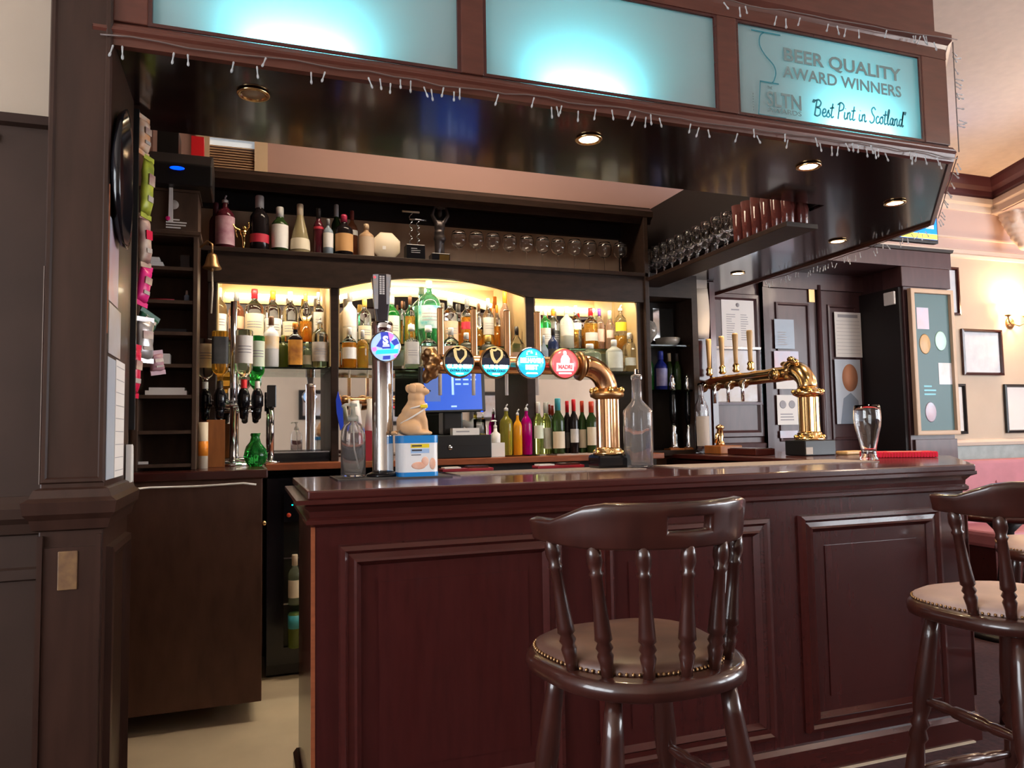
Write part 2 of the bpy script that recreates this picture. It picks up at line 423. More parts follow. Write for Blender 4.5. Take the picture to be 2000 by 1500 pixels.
# street windows behind the viewer: they give the room its daylight
def street_window(name, o, u, n, wd, z0, z1, nx):
    """window on a wall: o = lower left corner, u along the wall, n into the room"""
    o, u, n = Vector(o), Vector(u), Vector(n); h = z1-z0; zz = Vector(Z)
    w = struct(MB().frame(o, u, Z, n, wd, h, [(-.09, 0), (-.09, .05), (0, .05), (0, .0)]).build(name, 'mahogany_v'))
    MB().obox(o+u*wd/2+zz*h/2+n*.008, u*wd/2, zz*h/2, n*.006).build('pane', 'window_day', w)
    for i in range(1, nx): MB().obox(o+u*wd*i/nx+zz*h/2+n*.03, u*.03, zz*h/2, n*.018).build('mullion', 'mahogany_v', w)
    MB().obox(o+u*wd/2+zz*h*.68+n*.03, u*wd/2, zz*.03, n*.018).build('transom', 'mahogany_v', w)
    return w
street_window('window_1', (-4, -2.2, .95), Y, X, 3.8, .95, 3.0, 3)
street_window('window_2', (9, -2.3, .95), Y, (-1, 0, 0), 4.6, .95, 3.0, 4)
street_window('window_3', (6.5, -2.8, .95), X, Y, 2.2, .95, 3.0, 3)
struct(MB().box(-4, 9, -2.8, -2.77, 0, .85).build('trim_9', 'mahogany'))

# ---- left wall: cream plaster over dark panelling, with a dado rail
lw = struct(MB().box(-4, -.49, 2.25, 2.28, 2.12, 3.65).build('wall_left_plaster', 'cream_wall'))
lp = struct(MB().box(-4, -.49, 2.235, 2.28, 1.12, 2.12).build('wall_left_panelling', 'leftpanel', bevel=.006))
for i, (x0, x1) in enumerate(((-1.75, -.80), (-2.85, -1.90))):
    MB().frame((x0, 2.235, 1.2), X, Z, (0, -1, 0), x1-x0, .82, [(0, 0), (.008, .012), (.03, .012), (.04, 0)]).build('panel_moulding', 'leftpanel', lp)
MB().sweep([(0, 2.095), (.02, 2.10), (.03, 2.12), (.0, 2.13)], [(-4, 2.235), (-.49, 2.235)]).build('capping', 'leftpanel', lp)
struct(MB().box(-4, -.49, 2.235, 2.28, 0, 1.06).build('wall_left_dado', 'leftpanel'))
struct(MB().sweep([(0, 1.03), (.012, 1.035), (.02, 1.06), (.035, 1.075), (.04, 1.10), (.025, 1.115), (.012, 1.13), (0, 1.13)], [(-4, 2.235), (-.49, 2.235)]).build('trim_2', 'leftpanel'))
struct(MB().sweep([(0, .915), (.01, .92), (.01, .945), (0, .95)], [(-4, 2.235), (-.49, 2.235)]).build('trim_3', 'leftpanel'))

# ---- pilaster that carries the left end of the canopy
pil = struct(MB().box(-.498, -.352, 2.195, 2.60, 0, 3.65).build('trim_1', 'column_wood', bevel=.004))
MB().sweep([(0, 1.04), (.012, 1.045), (.018, 1.07), (.030, 1.085), (.034, 1.115), (.020, 1.125), (.012, 1.145), (0, 1.15)], [(-.498, 2.58), (-.498, 2.195), (-.352, 2.195), (-.352, 2.60)]).build('dado_moulding', 'column_wood', pil)
MB().box(-.485, -.365, 2.188, 2.196, .0, 1.0).build('sunk_face', 'column_wood', pil)
MB().box(-.4995, -.4978, 2.192, 2.196, 1.16, 1.72).build('worn_edge', 'worn', pil); MB().box(-.3535, -.3505, 2.193, 2.197, 1.55, 1.95).build('worn_edge', 'counter_edge', pil)
for x in (-.492, -.362): MB().box(x-.006, x+.006, 2.182, 2.196, 0, 1.03).build('edge_bead', 'column_wood', pil)
MB().box(-.452, -.408, 2.184, 2.189, .893, .990).build('brass_plate', 'plate_brown', pil, bevel=.002)
MB().frame((-.352, 2.24, .1), Y, Z, X, .33, .89, [(0, 0), (.004, .016), (.02, .018), (.035, .008), (.045, 0)]).build('side_panel_moulding', 'column_wood', pil)
MB().frame((-.498, 2.195, 1.16), X, Z, (0, -1, 0), .146, 2.4, [(0, 0), (.004, .006), (.012, .006), (.016, 0)]).build('shaft_moulding', 'column_wood', pil)

# ---- right hand side: panelled door wall, vestibule pillar, beige wall
pw = struct(MB().box(3.22, 5.14, 5.2, 5.25, 0, 2.8).build('wall_door_panelling', 'door_paint'))
for x0, x1, z0, z1 in ((3.46, 4.06, 1.2, 2.4), (3.46, 4.06, .15, 1.08)):
    MB().frame((x0, 5.2, z0), X, Z, (0, -1, 0), x1-x0, z1-z0, [(0, 0), (.01, .02), (.04, .02), (.06, 0)]).build('panel_moulding', 'door_paint', pw)
MB().sweep([(0, 1.10), (.03, 1.11), (.035, 1.15), (0, 1.16)], [(3.22, 5.2), (4.06, 5.2)]).build('dado_moulding', 'door_paint', pw)
def door_leaf(name, x0, x1):
    d = struct(MB().box(x0, x1, 5.165, 5.2, .02, 2.46).build(name, 'door_paint', bevel=.004))
    w = x1-x0
    for z0, z1 in ((1.16, 2.34), (.2, 1.02)):
        MB().frame((x0+.07, 5.165, z0), X, Z, (0, -1, 0), w-.14, z1-z0, [(0, 0), (.004, .014), (.02, .016), (.034, -.012), (.05, -.012)]).build('panel_moulding', 'door_paint', d)
    return d
d1 = door_leaf('door_1', 4.12, 4.61); d2 = door_leaf('door_2', 4.665, 5.13)
MB().tube([(4.57, 5.14, .9), (4.57, 5.13, 1.0), (4.57, 5.13, 1.25), (4.57, 5.14, 1.35)], .012).build('pull_handle', 'oldbrass', d1)
MB().box(4.54, 4.60, 5.150, 5.165, 2.35, 2.47).build('bolt_plate', 'oldbrass', d1)
MB().tube([(4.64, 5.15, .05), (4.64, 5.15, 2.5)], .022, 10).build('meeting_post', 'door_paint', d2)
fr = struct(MB().sweep([(0, 0), (.05, 0), (.05, 2.52), (0, 2.52)], [(4.06, 5.2), (4.12, 5.2)]).build('trim_4', 'door_paint'))
MB().box(4.06, 5.14, 5.14, 5.2, 2.46, 2.60).build('door_head', 'door_paint', fr)
MB().box(4.06, 4.12, 5.15, 5.2, 0, 2.46).build('door_post', 'door_paint', fr)
# vestibule pillar and the beam over the entrance
vp = struct(MB().box(5.13, 5.62, 4.72, 5.25, 0, 2.77).build('trim_5', 'door_paint', bevel=.004))
MB().box(5.10, 5.64, 4.70, 4.90, 2.43, 2.60).build('pillar_block', 'door_paint', vp, bevel=.006)
MB().box(5.10, 5.16, 4.74, 5.2, 0, 2.43).build('dark_jamb', 'dark_recess', vp)
MB().box(5.16, 5.62, 4.70, 4.72, .0, 1.16).build('base_panel', 'door_paint', vp, bevel=.003)
bm_ = struct(MB().box(3.23, 5.66, 4.70, 4.95, 2.60, 2.76).build('trim_6', 'door_paint', bevel=.004))
MB().sweep([(0, 2.735), (.012, 2.74), (.018, 2.765), (0, 2.77)], [(3.23, 4.70), (5.66, 4.70), (5.66, 4.95)]).build('beam_moulding', 'backbar_wood', bm_)
MB().box(4.06, 5.15, 4.951, 5.2, 2.60, 2.70).build('beam_return', 'door_paint', bm_)
# beige wall with dado, picture rails, cornice
struct(MB().box(5.62, 9, 5.235, 5.25, 1.13, 2.88).build('wall_right_beige', 'beige_wall'))
struct(MB().box(5.62, 9, 5.23, 5.25, 0, 1.08).build('wall_right_dado', 'dado_grey'))
struct(MB().sweep([(0, 1.075), (.03, 1.08), (.04, 1.11), (.02, 1.135), (0, 1.14)], [(5.62, 5.235), (9, 5.235)]).build('trim_7', 'cornice_light'))
struct(MB().sweep([(0, 2.86), (.03, 2.875), (.035, 2.90), (.015, 2.92), (.02, 2.955), (0, 2.965)], [(3.4, 5.25), (9, 5.25)]).build('trim_8', 'cornice_light'))
struct(MB().sweep([(0, 3.06), (.015, 3.065), (.015, 3.08), (0, 3.085)], [(3.4, 5.25), (9, 5.25)]).build('trim_10', 'cornice_light'))
cpath = [(3.4, 5.25), (6.93, 5.25), (5.6, 2.3), (4.6, .2)]
cpath = cpath[:2]+[(7.05-.40*3, 5.25-.91*3), (7.05-.40*5, 5.25-.91*5)]
ds = struct(MB().prism([(6.93, 5.25), (9, 5.25), (9, -2.8), (4.9, -2.8), (5.05, .7)], 3.33, 3.65).build('ceiling_downstand', 'upper_wall'))
struct(MB().sweep([(0, 3.47), (.03, 3.475), (.05, 3.50), (.06, 3.54), (.10, 3.57), (.13, 3.62), (.14, 3.65), (0, 3.65)], [(3.4, 5.25), (6.93, 5.25), (5.05, .7)]).build('trim_11', 'cornice_dark'))
struct(MB().sweep([(0, 3.34), (.015, 3.345), (.02, 3.40), (.045, 3.42), (.05, 3.47), (0, 3.47)], [(3.4, 5.25), (6.93, 5.25), (5.05, .7)]).build('trim_12', 'cornice_light'))
# plaster corbel under the downstand
cb = MB()
for i in range(8):
    t = i/7; cb.ball((7.02, 5.16-.13*(1-t)**1.5, 2.98+.36*t), (.075+.05*t, .05+.05*t, .05), 12)
for sx in (-1, 1): cb.ball((7.02+sx*.07, 5.06, 3.27), (.045, .045, .06), 10); cb.ball((7.02+sx*.05, 5.10, 3.08), (.035, .03, .05), 10)
cb.box(6.87, 7.17, 5.02, 5.25, 3.33, 3.38)
c = soften(cb.build('plaster_corbel', 'cornice_light'), .012, 3); struct(c)

# the bar's own back wall: dim upper louvre hatch
lv = thing('louvre_vent', 'beige framed louvre vent with pale glass strip above the top shelf', 'vent', (-.10, 4.655, 2.70))
MB().frame((-.20, 0, 0), X, Z, (0, -1, 0), .40, .42, [(0, 0), (0, .03), (.075, .03), (.075, .0)]).build('frame', 'slat_frame', lv)
MB().box(-.13, .13, -.003, .003, .30, .36).build('glass_strip', 'window_small', lv)
for i in range(15):
    z = .078+i*.0155; MB().obox((0, -.008, z), (.126, 0, 0), (0, .0065, .006), (0, .0008, -.0010)).build('slat', 'slat', lv)
# ------------------------------------------------------------------ the bar counter
OUT = [(.185, 3.06), (.185, 2.33), (2.80, 2.33), (3.47, 3.0), (3.47, 5.19)]       # outer faces of the counter body
def offs(path, d):
    P = [Vector(p) for p in path]; r = []
    for i, p in enumerate(P):
        a = (P[i]-P[i-1]).normalized() if i else (P[1]-P[0]).normalized(); b = (P[i+1]-P[i]).normalized() if i < len(P)-1 else a
        na, nb = Vector((a.y, -a.x)), Vector((b.y, -b.x)); t = (na+nb).normalized(); k = 1/t.dot(na); r.append((p.x+t.x*d*k, p.y+t.y*d*k))
    return r
PTH = [(.185, 2.33), (2.80, 2.33), (3.47, 3.0), (3.47, 5.19)]      # walking left to right the outside is on the right hand
bar = thing('bar_counter', 'long dark mahogany bar counter with panelled front and moulded top', 'bar counter')
body = [(.185, 3.0), (.185, 2.33), (2.80, 2.33), (3.47, 3.0), (3.47, 5.19), (3.22, 5.19), (3.22, 4.58), (2.75, 4.58), (2.75, 3.0)]
MB().prism(body, .0, 1.07).build('body', 'mahogany_v', bar)
top = [(.165, 3.08), (.165, 2.29), (2.83, 2.29), (3.55, 3.01), (3.55, 5.19), (3.21, 5.19), (3.21, 4.58), (2.70, 4.58), (2.70, 3.08)]
MB().prism(top, 1.082, 1.11).build('countertop', 'mahogany', bar, bevel=.006)
MB().sweep([(0, 1.0), (.012, 1.0), (.022, 1.008), (.022, 1.020), (.010, 1.028), (.012, 1.045), (.030, 1.062), (.052, 1.070), (.052, 1.083), (0, 1.083)],
           [(.185, 3.0), (.185, 2.33)]+PTH[1:]).build('cornice_moulding', 'mahogany', bar)
MB().sweep([(0, 0), (.02, 0), (.02, .09), (.008, .105), (0, .105)], [(.185, 3.0), (.185, 2.33)]+PTH[1:]).build('skirting', 'mahogany', bar)
PM = [(0, 0), (.004, .018), (.018, .022), (.028, .012), (.045, .014), (.052, .020), (.064, .004), (.072, -.006)]
for x0, x1 in ((.258, .985), (1.115, 1.818), (1.955, 2.655)):
    MB().frame((x0, 2.33, .142), X, Z, (0, -1, 0), x1-x0, .80, PM).build('panel_moulding', 'mahogany', bar)
    MB().box(x0+.12, x1-.12, 2.326, 2.334, .262, .822).build('panel', 'mahogany_v', bar)
MB().frame((2.86, 2.39, .142), (.7071, .7071, 0), Z, (.7071, -.7071, 0), .78, .80, PM).build('panel_moulding', 'mahogany', bar)
for y0 in (3.1, 3.9): MB().frame((3.47, y0, .142), Y, Z, X, .66, .80, PM).build('panel_moulding', 'mahogany', bar)
MB().box(.178, .19, 2.328, 2.345, .1, 1.0).build('worn_edge', 'counter_edge', bar)

# serving flap end: a plain cupboard panel with a worktop, at the left end behind the bar
cup = thing('end_cupboard', 'plain brown cupboard panel with red-brown worktop at left end behind the bar', 'cupboard')
MB().box(-.525, .062, 3.62, 3.655, .09, 1.085).build('front_panel', 'panel_brown', cup, bevel=.003)
MB().box(-.525, .055, 3.655, 4.64, .10, 1.085).build('body', 'panel_brown', cup)
MB().box(-.528, .085, 3.585, 4.655, 1.085, 1.125).build('worktop', 'mahogany', cup, bevel=.006)
MB().ball((.070, 3.615, .88), .011).build('knob', 'brass', cup)
cab = thing('loose_cable', 'thin white cable looping along the cupboard worktop edge', 'cable')
MB().tube([(-.345, 2.62, 1.25), (-.36, 2.75, 1.10), (-.42, 3.0, 1.075), (-.44, 3.4, 1.068), (-.40, 3.575, 1.062), (-.20, 3.578, 1.060), (-.02, 3.578, 1.066), (.035, 3.580, 1.058)], .0045).build('lead', 'white_plastic', cab)
tr = MB().box(-.349, -.335, 2.53, 2.565, 1.14, 1.255).build('cable_trunking', 'white_plastic'); tag(tr, 'short white plastic cable trunking at edge of left pilaster', 'trunking')

# ------------------------------------------------------------------ back bar furniture
bb = thing('back_bar', 'dark wooden back bar with three lit mirrored bays and central arch', 'back bar')
MB().box(.085, 2.46, 4.12, 4.65, 1.095, 1.13).build('counter_board', 'counter_edge', bb, bevel=.004)
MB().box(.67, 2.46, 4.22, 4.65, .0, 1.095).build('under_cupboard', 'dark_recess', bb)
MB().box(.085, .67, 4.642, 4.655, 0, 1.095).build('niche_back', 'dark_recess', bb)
XB = [-.20, -.165, .435, .478, 1.612, 1.668, 2.385, 2.40]
for x0, x1 in ((-.21, -.165), (.435, .478), (1.612, 1.668), (2.385, 2.43)):
    MB().box(x0, x1, 4.285, 4.65, 1.13, 2.27).build('divider', 'backbar_wood', bb, bevel=.004)
for x0, x1 in ((-.165, .435), (.478, 1.612), (1.668, 2.385)):
    MB().box(x0, x1, 4.605, 4.615, 1.13, 2.28).build('mirror', 'mirror', bb)
# fascia with arch over the middle bay
def fascia(z_low, arch):
    pts = [(-.21, 2.27), (-.21, z_low), (.478, z_low)]
    n = 24
    for i in range(n+1):
        t = i/n; x = .478+1.134*t; pts.append((x, z_low+arch*(1-(2*t-1)**2)))
    pts += [(2.43, z_low), (2.43, 2.27)]
    return pts
fa = fascia(2.105, .088)
f_ = MB()
for i in range(len(fa)-3):
    pass
def strip(mb, lower, ztop, y0, y1):
    for (xa, za), (xb, zb) in zip(lower[:-1], lower[1:]):
        if abs(xb-xa) < 1e-6: continue
        mb.prism([(xa, za), (xb, zb), (xb, ztop), (xa, ztop)], y0, y1, 'xz')
strip(f_, fa[1:-1], 2.275, 4.262, 4.30); f_.build('fascia_board', 'backbar_wood', bb)
# pale lining behind the fascia and inside every bay, lit by tubes hidden behind the fascia
fl = MB(); strip(fl, fa[1:-1], 2.272, 4.301, 4.306); fl.build('fascia_lining', 'backbar_trim', bb)
for x0, x1 in ((-.165, .435), (.478, 1.612), (1.668, 2.385)):
    MB().box(x0, x1, 4.306, 4.604, 2.262, 2.272).build('bay_ceiling', 'backbar_trim', bb)
    for a, b in ((x0, x0+.006), (x1-.006, x1)): MB().box(a, b, 4.285, 4.604, 1.66, 2.262).build('bay_lining', 'backbar_trim', bb)
    MB().frame((x0, 4.604, 1.66), X, Z, (0, -1, 0), x1-x0, .60, [(0, 0), (0, .008), (.016, .008), (.016, 0)]).build('mirror_bead', 'backbar_trim', bb)
# upper shelf, back board, cornice
MB().box(-.53, 2.46, 4.25, 4.65, 2.272, 2.298).build('upper_shelf', 'backbar_wood', bb, bevel=.003)
MB().box(-.53, 2.46, 4.60, 4.62, 2.298, 2.66).build('upper_back', 'tan_back', bb)
MB().box(-.53, 2.50, 4.56, 4.60, 2.60, 2.70).build('painted_shadow_strip', 'dark_recess', bb)  # dark strip painting the shadow band under the cornice
MB().box(-.53, 2.50, 4.28, 4.65, 2.70, 2.74).build('cornice_top', 'backbar_wood', bb)
MB().sweep([(0, 2.63), (.01, 2.63), (.02, 2.655), (.045, 2.67), (.05, 2.705), (.03, 2.72), (0, 2.74)], [(-.53, 4.29), (2.50, 4.29)]).build('cornice', 'backbar_wood', bb)
MB().box(2.43, 2.462, 4.25, 4.65, 1.13, 2.70).build('end_post', 'backbar_wood', bb, bevel=.004)
# fluorescent tubes
for x0, x1, z in ((-.14, .41, 2.148), (1.69, 2.36, 2.148)):
    MB().tube([(x0, 4.335, z), (x1, 4.335, z)], .013, 10).build('strip_light', 'tube_lamp', bb)
MB().tube([(.51+1.07*i/16, 4.335, 2.150+.085*(1-(2*i/16-1)**2)) for i in range(17)], .013, 10).build('strip_light', 'tube_lamp', bb)
# glass shelves: a low front one and a stepped rear one in each bay
for x0, x1 in ((-.165, .435), (.478, 1.612), (1.668, 2.385)):
    MB().box(x0+.003, x1-.003, 4.30, 4.60, 1.645, 1.655).build('front_glass_shelf', 'glass_shelf', bb)
    MB().box(x0+.003, x1-.003, 4.415, 4.60, 1.803, 1.813).build('rear_glass_shelf', 'glass_shelf', bb)
    MB().box(x0+.05, x1-.05, 4.595, 4.60, 1.70, 1.80).build('shelf_riser', 'g_frost2', bb)
# dark corner shelving to the right of the bays
cs = thing('corner_shelving', 'dark corner shelving with glass shelves right of the lit bays', 'shelving')
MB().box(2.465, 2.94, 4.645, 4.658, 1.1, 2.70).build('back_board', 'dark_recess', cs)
MB().box(2.89, 2.935, 4.42, 4.655, 0, 2.34).build('side_board', 'backbar_wood', cs)
MB().box(2.465, 2.89, 4.44, 4.645, 1.535, 1.547).build('bottle_shelf', 'glass_shelf', cs)
MB().box(2.465, 2.89, 4.44, 4.645, 1.845, 1.855).build('crystal_shelf', 'glass_shelf', cs)
MB().box(2.465, 2.89, 4.42, 4.645, 1.10, 1.135).build('counter_board', 'backbar_wood', cs)
MB().box(2.465, 2.89, 4.42, 4.645, 2.18, 2.34).build('head_board', 'backbar_wood', cs)
for x in (2.50, 2.71): MB().box(x, x+.165, 4.638, 4.645, 1.86, 2.14).build('mirror_pane', 'mirror_dim', cs)
po = struct(MB().box(2.94, 3.20, 4.60, 4.66, 0, 2.349).build('trim_13', 'mahogany_v', bevel=.004))
MB().box(2.95, 2.985, 4.585, 4.60, .0, 2.34).build('bead', 'mahogany_v', po); MB().box(3.15, 3.195, 4.585, 4.60, .0, 2.34).build('bead', 'mahogany_v', po)

# ------------------------------------------------------------------ canopy over the bar
can = thing('bar_canopy', 'dark wooden bar canopy with glossy soffit and three illuminated frosted panels', 'canopy')
outer = [(-.40, 2.22), (2.69, 2.22), (3.42, 2.95), (3.50, 4.66)]
inner = [(2.66, 4.66), (2.64, 2.86), (-.40, 2.82)]
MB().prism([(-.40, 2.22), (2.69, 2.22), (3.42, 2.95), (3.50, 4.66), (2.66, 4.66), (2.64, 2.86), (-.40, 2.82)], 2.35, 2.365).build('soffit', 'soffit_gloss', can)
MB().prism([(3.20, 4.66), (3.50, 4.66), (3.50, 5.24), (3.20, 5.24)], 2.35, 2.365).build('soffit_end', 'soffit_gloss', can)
MB().sweep([(0, 2.335), (.018, 2.338), (.028, 2.385), (.020, 2.362), (.030, 2.376), (.018, 2.398), (0, 2.402)], outer+[(3.50, 5.24)]).build('lower_moulding', 'canopy_wood', can)
MB().box(-.40, 2.69, 2.215, 2.235, 2.36, 2.408).build('bottom_rail', 'canopy_wood', can)
MB().box(-.40, 2.69, 2.205, 2.235, 2.766, 2.81).build('top_rail', 'canopy_wood', can)
for x0, x1 in ((-.40, -.268), (.628, .702), (1.586, 1.668), (2.556, 2.69)):
    MB().box(x0, x1, 2.205, 2.235, 2.408, 2.766).build('mullion', 'canopy_wood', can, bevel=.003)
MB().sweep([(0, 2.80), (.012, 2.80), (.020, 2.825), (.035, 2.84), (.035, 2.865), (.01, 2.875), (0, 2.875)], outer+[(3.50, 5.24)]).build('upper_moulding', 'canopy_wood', can)
MB().sweep([(0, 2.36), (0, 2.86), (-.012, 2.86), (-.012, 2.36)], outer[1:]+[(3.50, 5.24)]).build('return_fascia', 'canopy_wood', can)
MB().box(-.40, 2.672, 2.235, 2.255, 2.81, 3.64).build('upper_board', 'canopy_wood', can)
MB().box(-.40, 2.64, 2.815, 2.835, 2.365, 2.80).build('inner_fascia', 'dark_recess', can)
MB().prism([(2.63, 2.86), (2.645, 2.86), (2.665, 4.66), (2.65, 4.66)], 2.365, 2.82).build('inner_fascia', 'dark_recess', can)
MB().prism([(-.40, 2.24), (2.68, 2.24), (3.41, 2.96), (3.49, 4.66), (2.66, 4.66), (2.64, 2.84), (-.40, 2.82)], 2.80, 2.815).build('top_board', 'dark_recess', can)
PANES = ((-.268, .628, .142), (.702, 1.586, 1.067), (1.668, 2.556, 2.243))
for x0, x1, xl in PANES:
    p = MB().add([(x0, 2.222, 2.40), (x1, 2.222, 2.40), (x1, 2.222, 2.772), (x0, 2.222, 2.772)], [(0, 1, 2, 3)]).build('frosted_pane', 'sign_pane', can); p['label'] = 'pale turquoise frosted pane lit from below'
    MB().frame((x0, 2.214, 2.408), X, Z, (0, -1, 0), x1-x0, .358, [(0, 0), (0, .006), (.010, .006), (.012, 0)]).build('pane_bead', 'mahogany', can)
    b = MB(); b.box(x0-.02, x1+.02, 2.46, 2.47, 2.37, 2.80); b.box(x0-.02, x1+.02, 2.235, 2.47, 2.37, 2.38); b.box(x0-.02, x1+.02, 2.235, 2.47, 2.79, 2.80)
    b.box(x0-.03, x0-.02, 2.235, 2.47, 2.37, 2.80); b.box(x1+.02, x1+.03, 2.235, 2.47, 2.37, 2.80); b.build('light_box', 'sign_inside', can)
    MB().box(xl-.16, xl+.16, 2.285, 2.32, 2.38, 2.391).build('lamp_housing', 'white_plastic', can)
    sl_ = lamp('sign_lamp', 'AREA', (xl, 2.292, 2.398), SIGN_POWER, (.18, .86, 1.0), can, .30, (math.radians(222), 0, 0))
    sl_.data.shape = 'RECTANGLE'; sl_.data.size_y = .02
# award lettering on the right hand pane
yp = 2.2175
lettering('award_lettering', 'BEER QUALITY', .075, 'sign_grey', can, (1.882, yp, 2.648), bold=.0014, width=.570, height=.062)
lettering('award_lettering', 'AWARD WINNERS', .07, 'sign_grey', can, (1.880, yp, 2.582), bold=.0008, width=.575, height=.046)
lettering('award_lettering', 'SLTN', .07, 'sign_grey', can, (1.800, yp, 2.463), bold=.0010, width=.156, height=.058)
lettering('award_lettering', 'AWARDS', .025, 'sign_grey', can, (1.802, yp, 2.440), width=.155, height=.018)
lettering('award_lettering', 'THE', .014, 'sign_grey', can, (1.806, yp, 2.528), width=.022, height=.010)
lg = MB(); q = ((0, yp, 0), X, Z, (0, -1, 0))
lg.ribbon([(1.744, 2.742), (1.874, 2.742)], .005, *q, smooth=0)
lg.ribbon([(1.800, 2.741), (1.782, 2.725), (1.778, 2.69), (1.80, 2.655), (1.838, 2.62), (1.846, 2.59), (1.836, 2.56), (1.828, 2.553)], .0045, *q)
lg.ribbon([(1.773, 2.551), (1.858, 2.551)], .005, *q, smooth=0)
lg.ribbon([(1.775, 2.551), (1.762, 2.424)], .0035, *q, smooth=0); lg.ribbon([(1.760, 2.424), (1.885, 2.424)], .0035, *q, smooth=0)
lg.build('glass_emblem', 'sign_teal', can)
GLY = {'B': ([[(0, 0), (.12, 1)], [(-.02, .92), (.25, 1.02), (.45, .85), (.34, .6), (.1, .53), (.4, .45), (.42, .12), (.2, -.02), (-.02, .05)]], .58),
       'e': ([[(0, .2), (.26, .28), (.25, .46), (.1, .46), (.02, .2), (.1, .02), (.25, .02), (.38, .16)]], .36),
       's': ([[(-.02, .1), (.15, .46), (.14, .32), (.26, .14), (.16, .0), (.0, .05)]], .32), 't': ([[(.14, .9), (.05, .15), (.12, .0), (.25, .1)], [(-.08, .58), (.26, .64)]], .30),
       'P': ([[(.02, -.05), (.12, 1)], [(-.06, .86), (.2, 1.03), (.45, .88), (.38, .6), (.1, .48)]], .52), 'i': ([[(.03, .46), (.0, .12), (.08, 0), (.2, .12)], [(.06, .66), (.075, .70)]], .24),
       'n': ([[(.02, .46), (.0, .0)], [(.01, .3), (.14, .46), (.22, .4), (.2, .12), (.27, 0), (.38, .1)]], .40), 'S': ([[(.42, .86), (.25, 1.02), (.08, .85), (.16, .6), (.34, .38), (.28, .08), (.08, -.02), (-.06, .12)]], .48),
       'c': ([[(.24, .4), (.12, .46), (.01, .26), (.06, .04), (.18, .02), (.32, .14)]], .32), 'o': ([[(.12, .46), (.0, .25), (.08, .02), (.22, .06), (.26, .3), (.15, .47), (.3, .42)]], .34),
       'l': ([[(.0, .2), (.14, .85), (.1, 1), (.03, .75), (.03, .15), (.1, 0), (.22, .1)]], .24), 'a': ([[(.24, .42), (.1, .46), (.0, .2), (.1, .0), (.24, .3), (.24, .46), (.22, .12), (.28, 0), (.38, .1)]], .38),
       'd': ([[(.24, .42), (.1, .46), (.0, .2), (.1, .0), (.24, .3), (.32, 1.0), (.24, .12), (.3, 0), (.38, .1)]], .38), ' ': ([], .28), '"': ([[(.0, .8), (.06, 1)], [(.1, .8), (.16, 1)]], .2)}
sc_ = MB(); x = 0; H = .062
for ch in '"Best Pint in Scotland"':
    st, adv = GLY[ch]
    for s_ in st: sc_.ribbon([(x+p[0]*H+p[1]*H*.12, p[1]*H) for p in s_], .0065, (2.006, yp, 2.452), (1, 0, .02), Z, (0, -1, 0))
    x += adv*H
k = .462/x
for i, v in enumerate(sc_.v): sc_.v[i] = (2.006+(v[0]-2.006)*k, v[1], v[2])
sc_.build('script_lettering', 'sign_teal', can)
tiny = MB()
for i in range(7): tiny.box(1.738, 1.742, yp-.001, yp, 2.435+i*.010, 2.441+i*.010)
tiny.build('small_print', 'sign_grey', can)

# downlights
def downlight(x, y, on, label):
    d = thing('recessed_downlight', label, 'downlight', (x, y, 2.35), 0, 'downlights in the canopy soffit')
    MB().lathe([(.036, 0), (.048, -.002), (.051, -.006), (.047, -.009), (.037, -.008), (.034, .0)], n=24).build('rim', 'brass', d)
    MB().lathe([(.0, -.0045), (.035, -.0045), (.036, -.001), (.0, -.001)][::-1], n=20).build('lens', 'downlight_on' if on else 'downlight_off', d)
    if on: lamp('downlight_lamp', 'SPOT', (0, 0, -.012), SPOT_POWER, (1, .72, .42), d, .03, (0, 0, 0), 110, .8)
downlight(.009, 2.42, False, 'unlit recessed downlight at left end of the canopy soffit')
downlight(1.178, 2.44, True, 'lit downlight under the middle frosted panel')
downlight(2.173, 2.435, True, 'lit downlight under the award panel')
downlight(2.937, 2.722, True, 'lit downlight at the angled corner of the canopy')
downlight(3.213, 3.393, True, 'lit downlight beyond the corner, nearer the doors')
downlight(3.191, 4.301, True, 'lit downlight farthest back beside the hanging paper sheet')

# glass rack hung inside the right wing
rk = thing('glass_rack', 'long dark shelf for glasses hung inside the right canopy wing', 'rack')
MB().prism([(2.44, 2.90), (2.63, 2.90), (2.645, 4.63), (2.455, 4.63)], 2.243, 2.268).build('shelf_board', 'backbar_wood', rk, bevel=.003)
for y in (2.95, 3.75, 4.55): MB().box(2.60, 2.625, y, y+.03, 2.268, 2.385).build('bracket', 'backbar_wood', rk)

# ceiling light over the bar well, above the canopy line
cl = thing('ceiling_light', 'ceiling light panel over the bar well above the canopy', 'ceiling light', (1.15, 3.55, 3.60))
MB().frame((-.75, -.22, 0), X, Y, (0, 0, -1), 1.5, .44, [(0, -.05), (0, .012), (.03, .014), (.03, 0)]).build('frame', 'white_plastic', cl)
MB().box(-.72, .72, -.19, .19, 0, .01).build('diffuser', 'panel_lamp', cl)
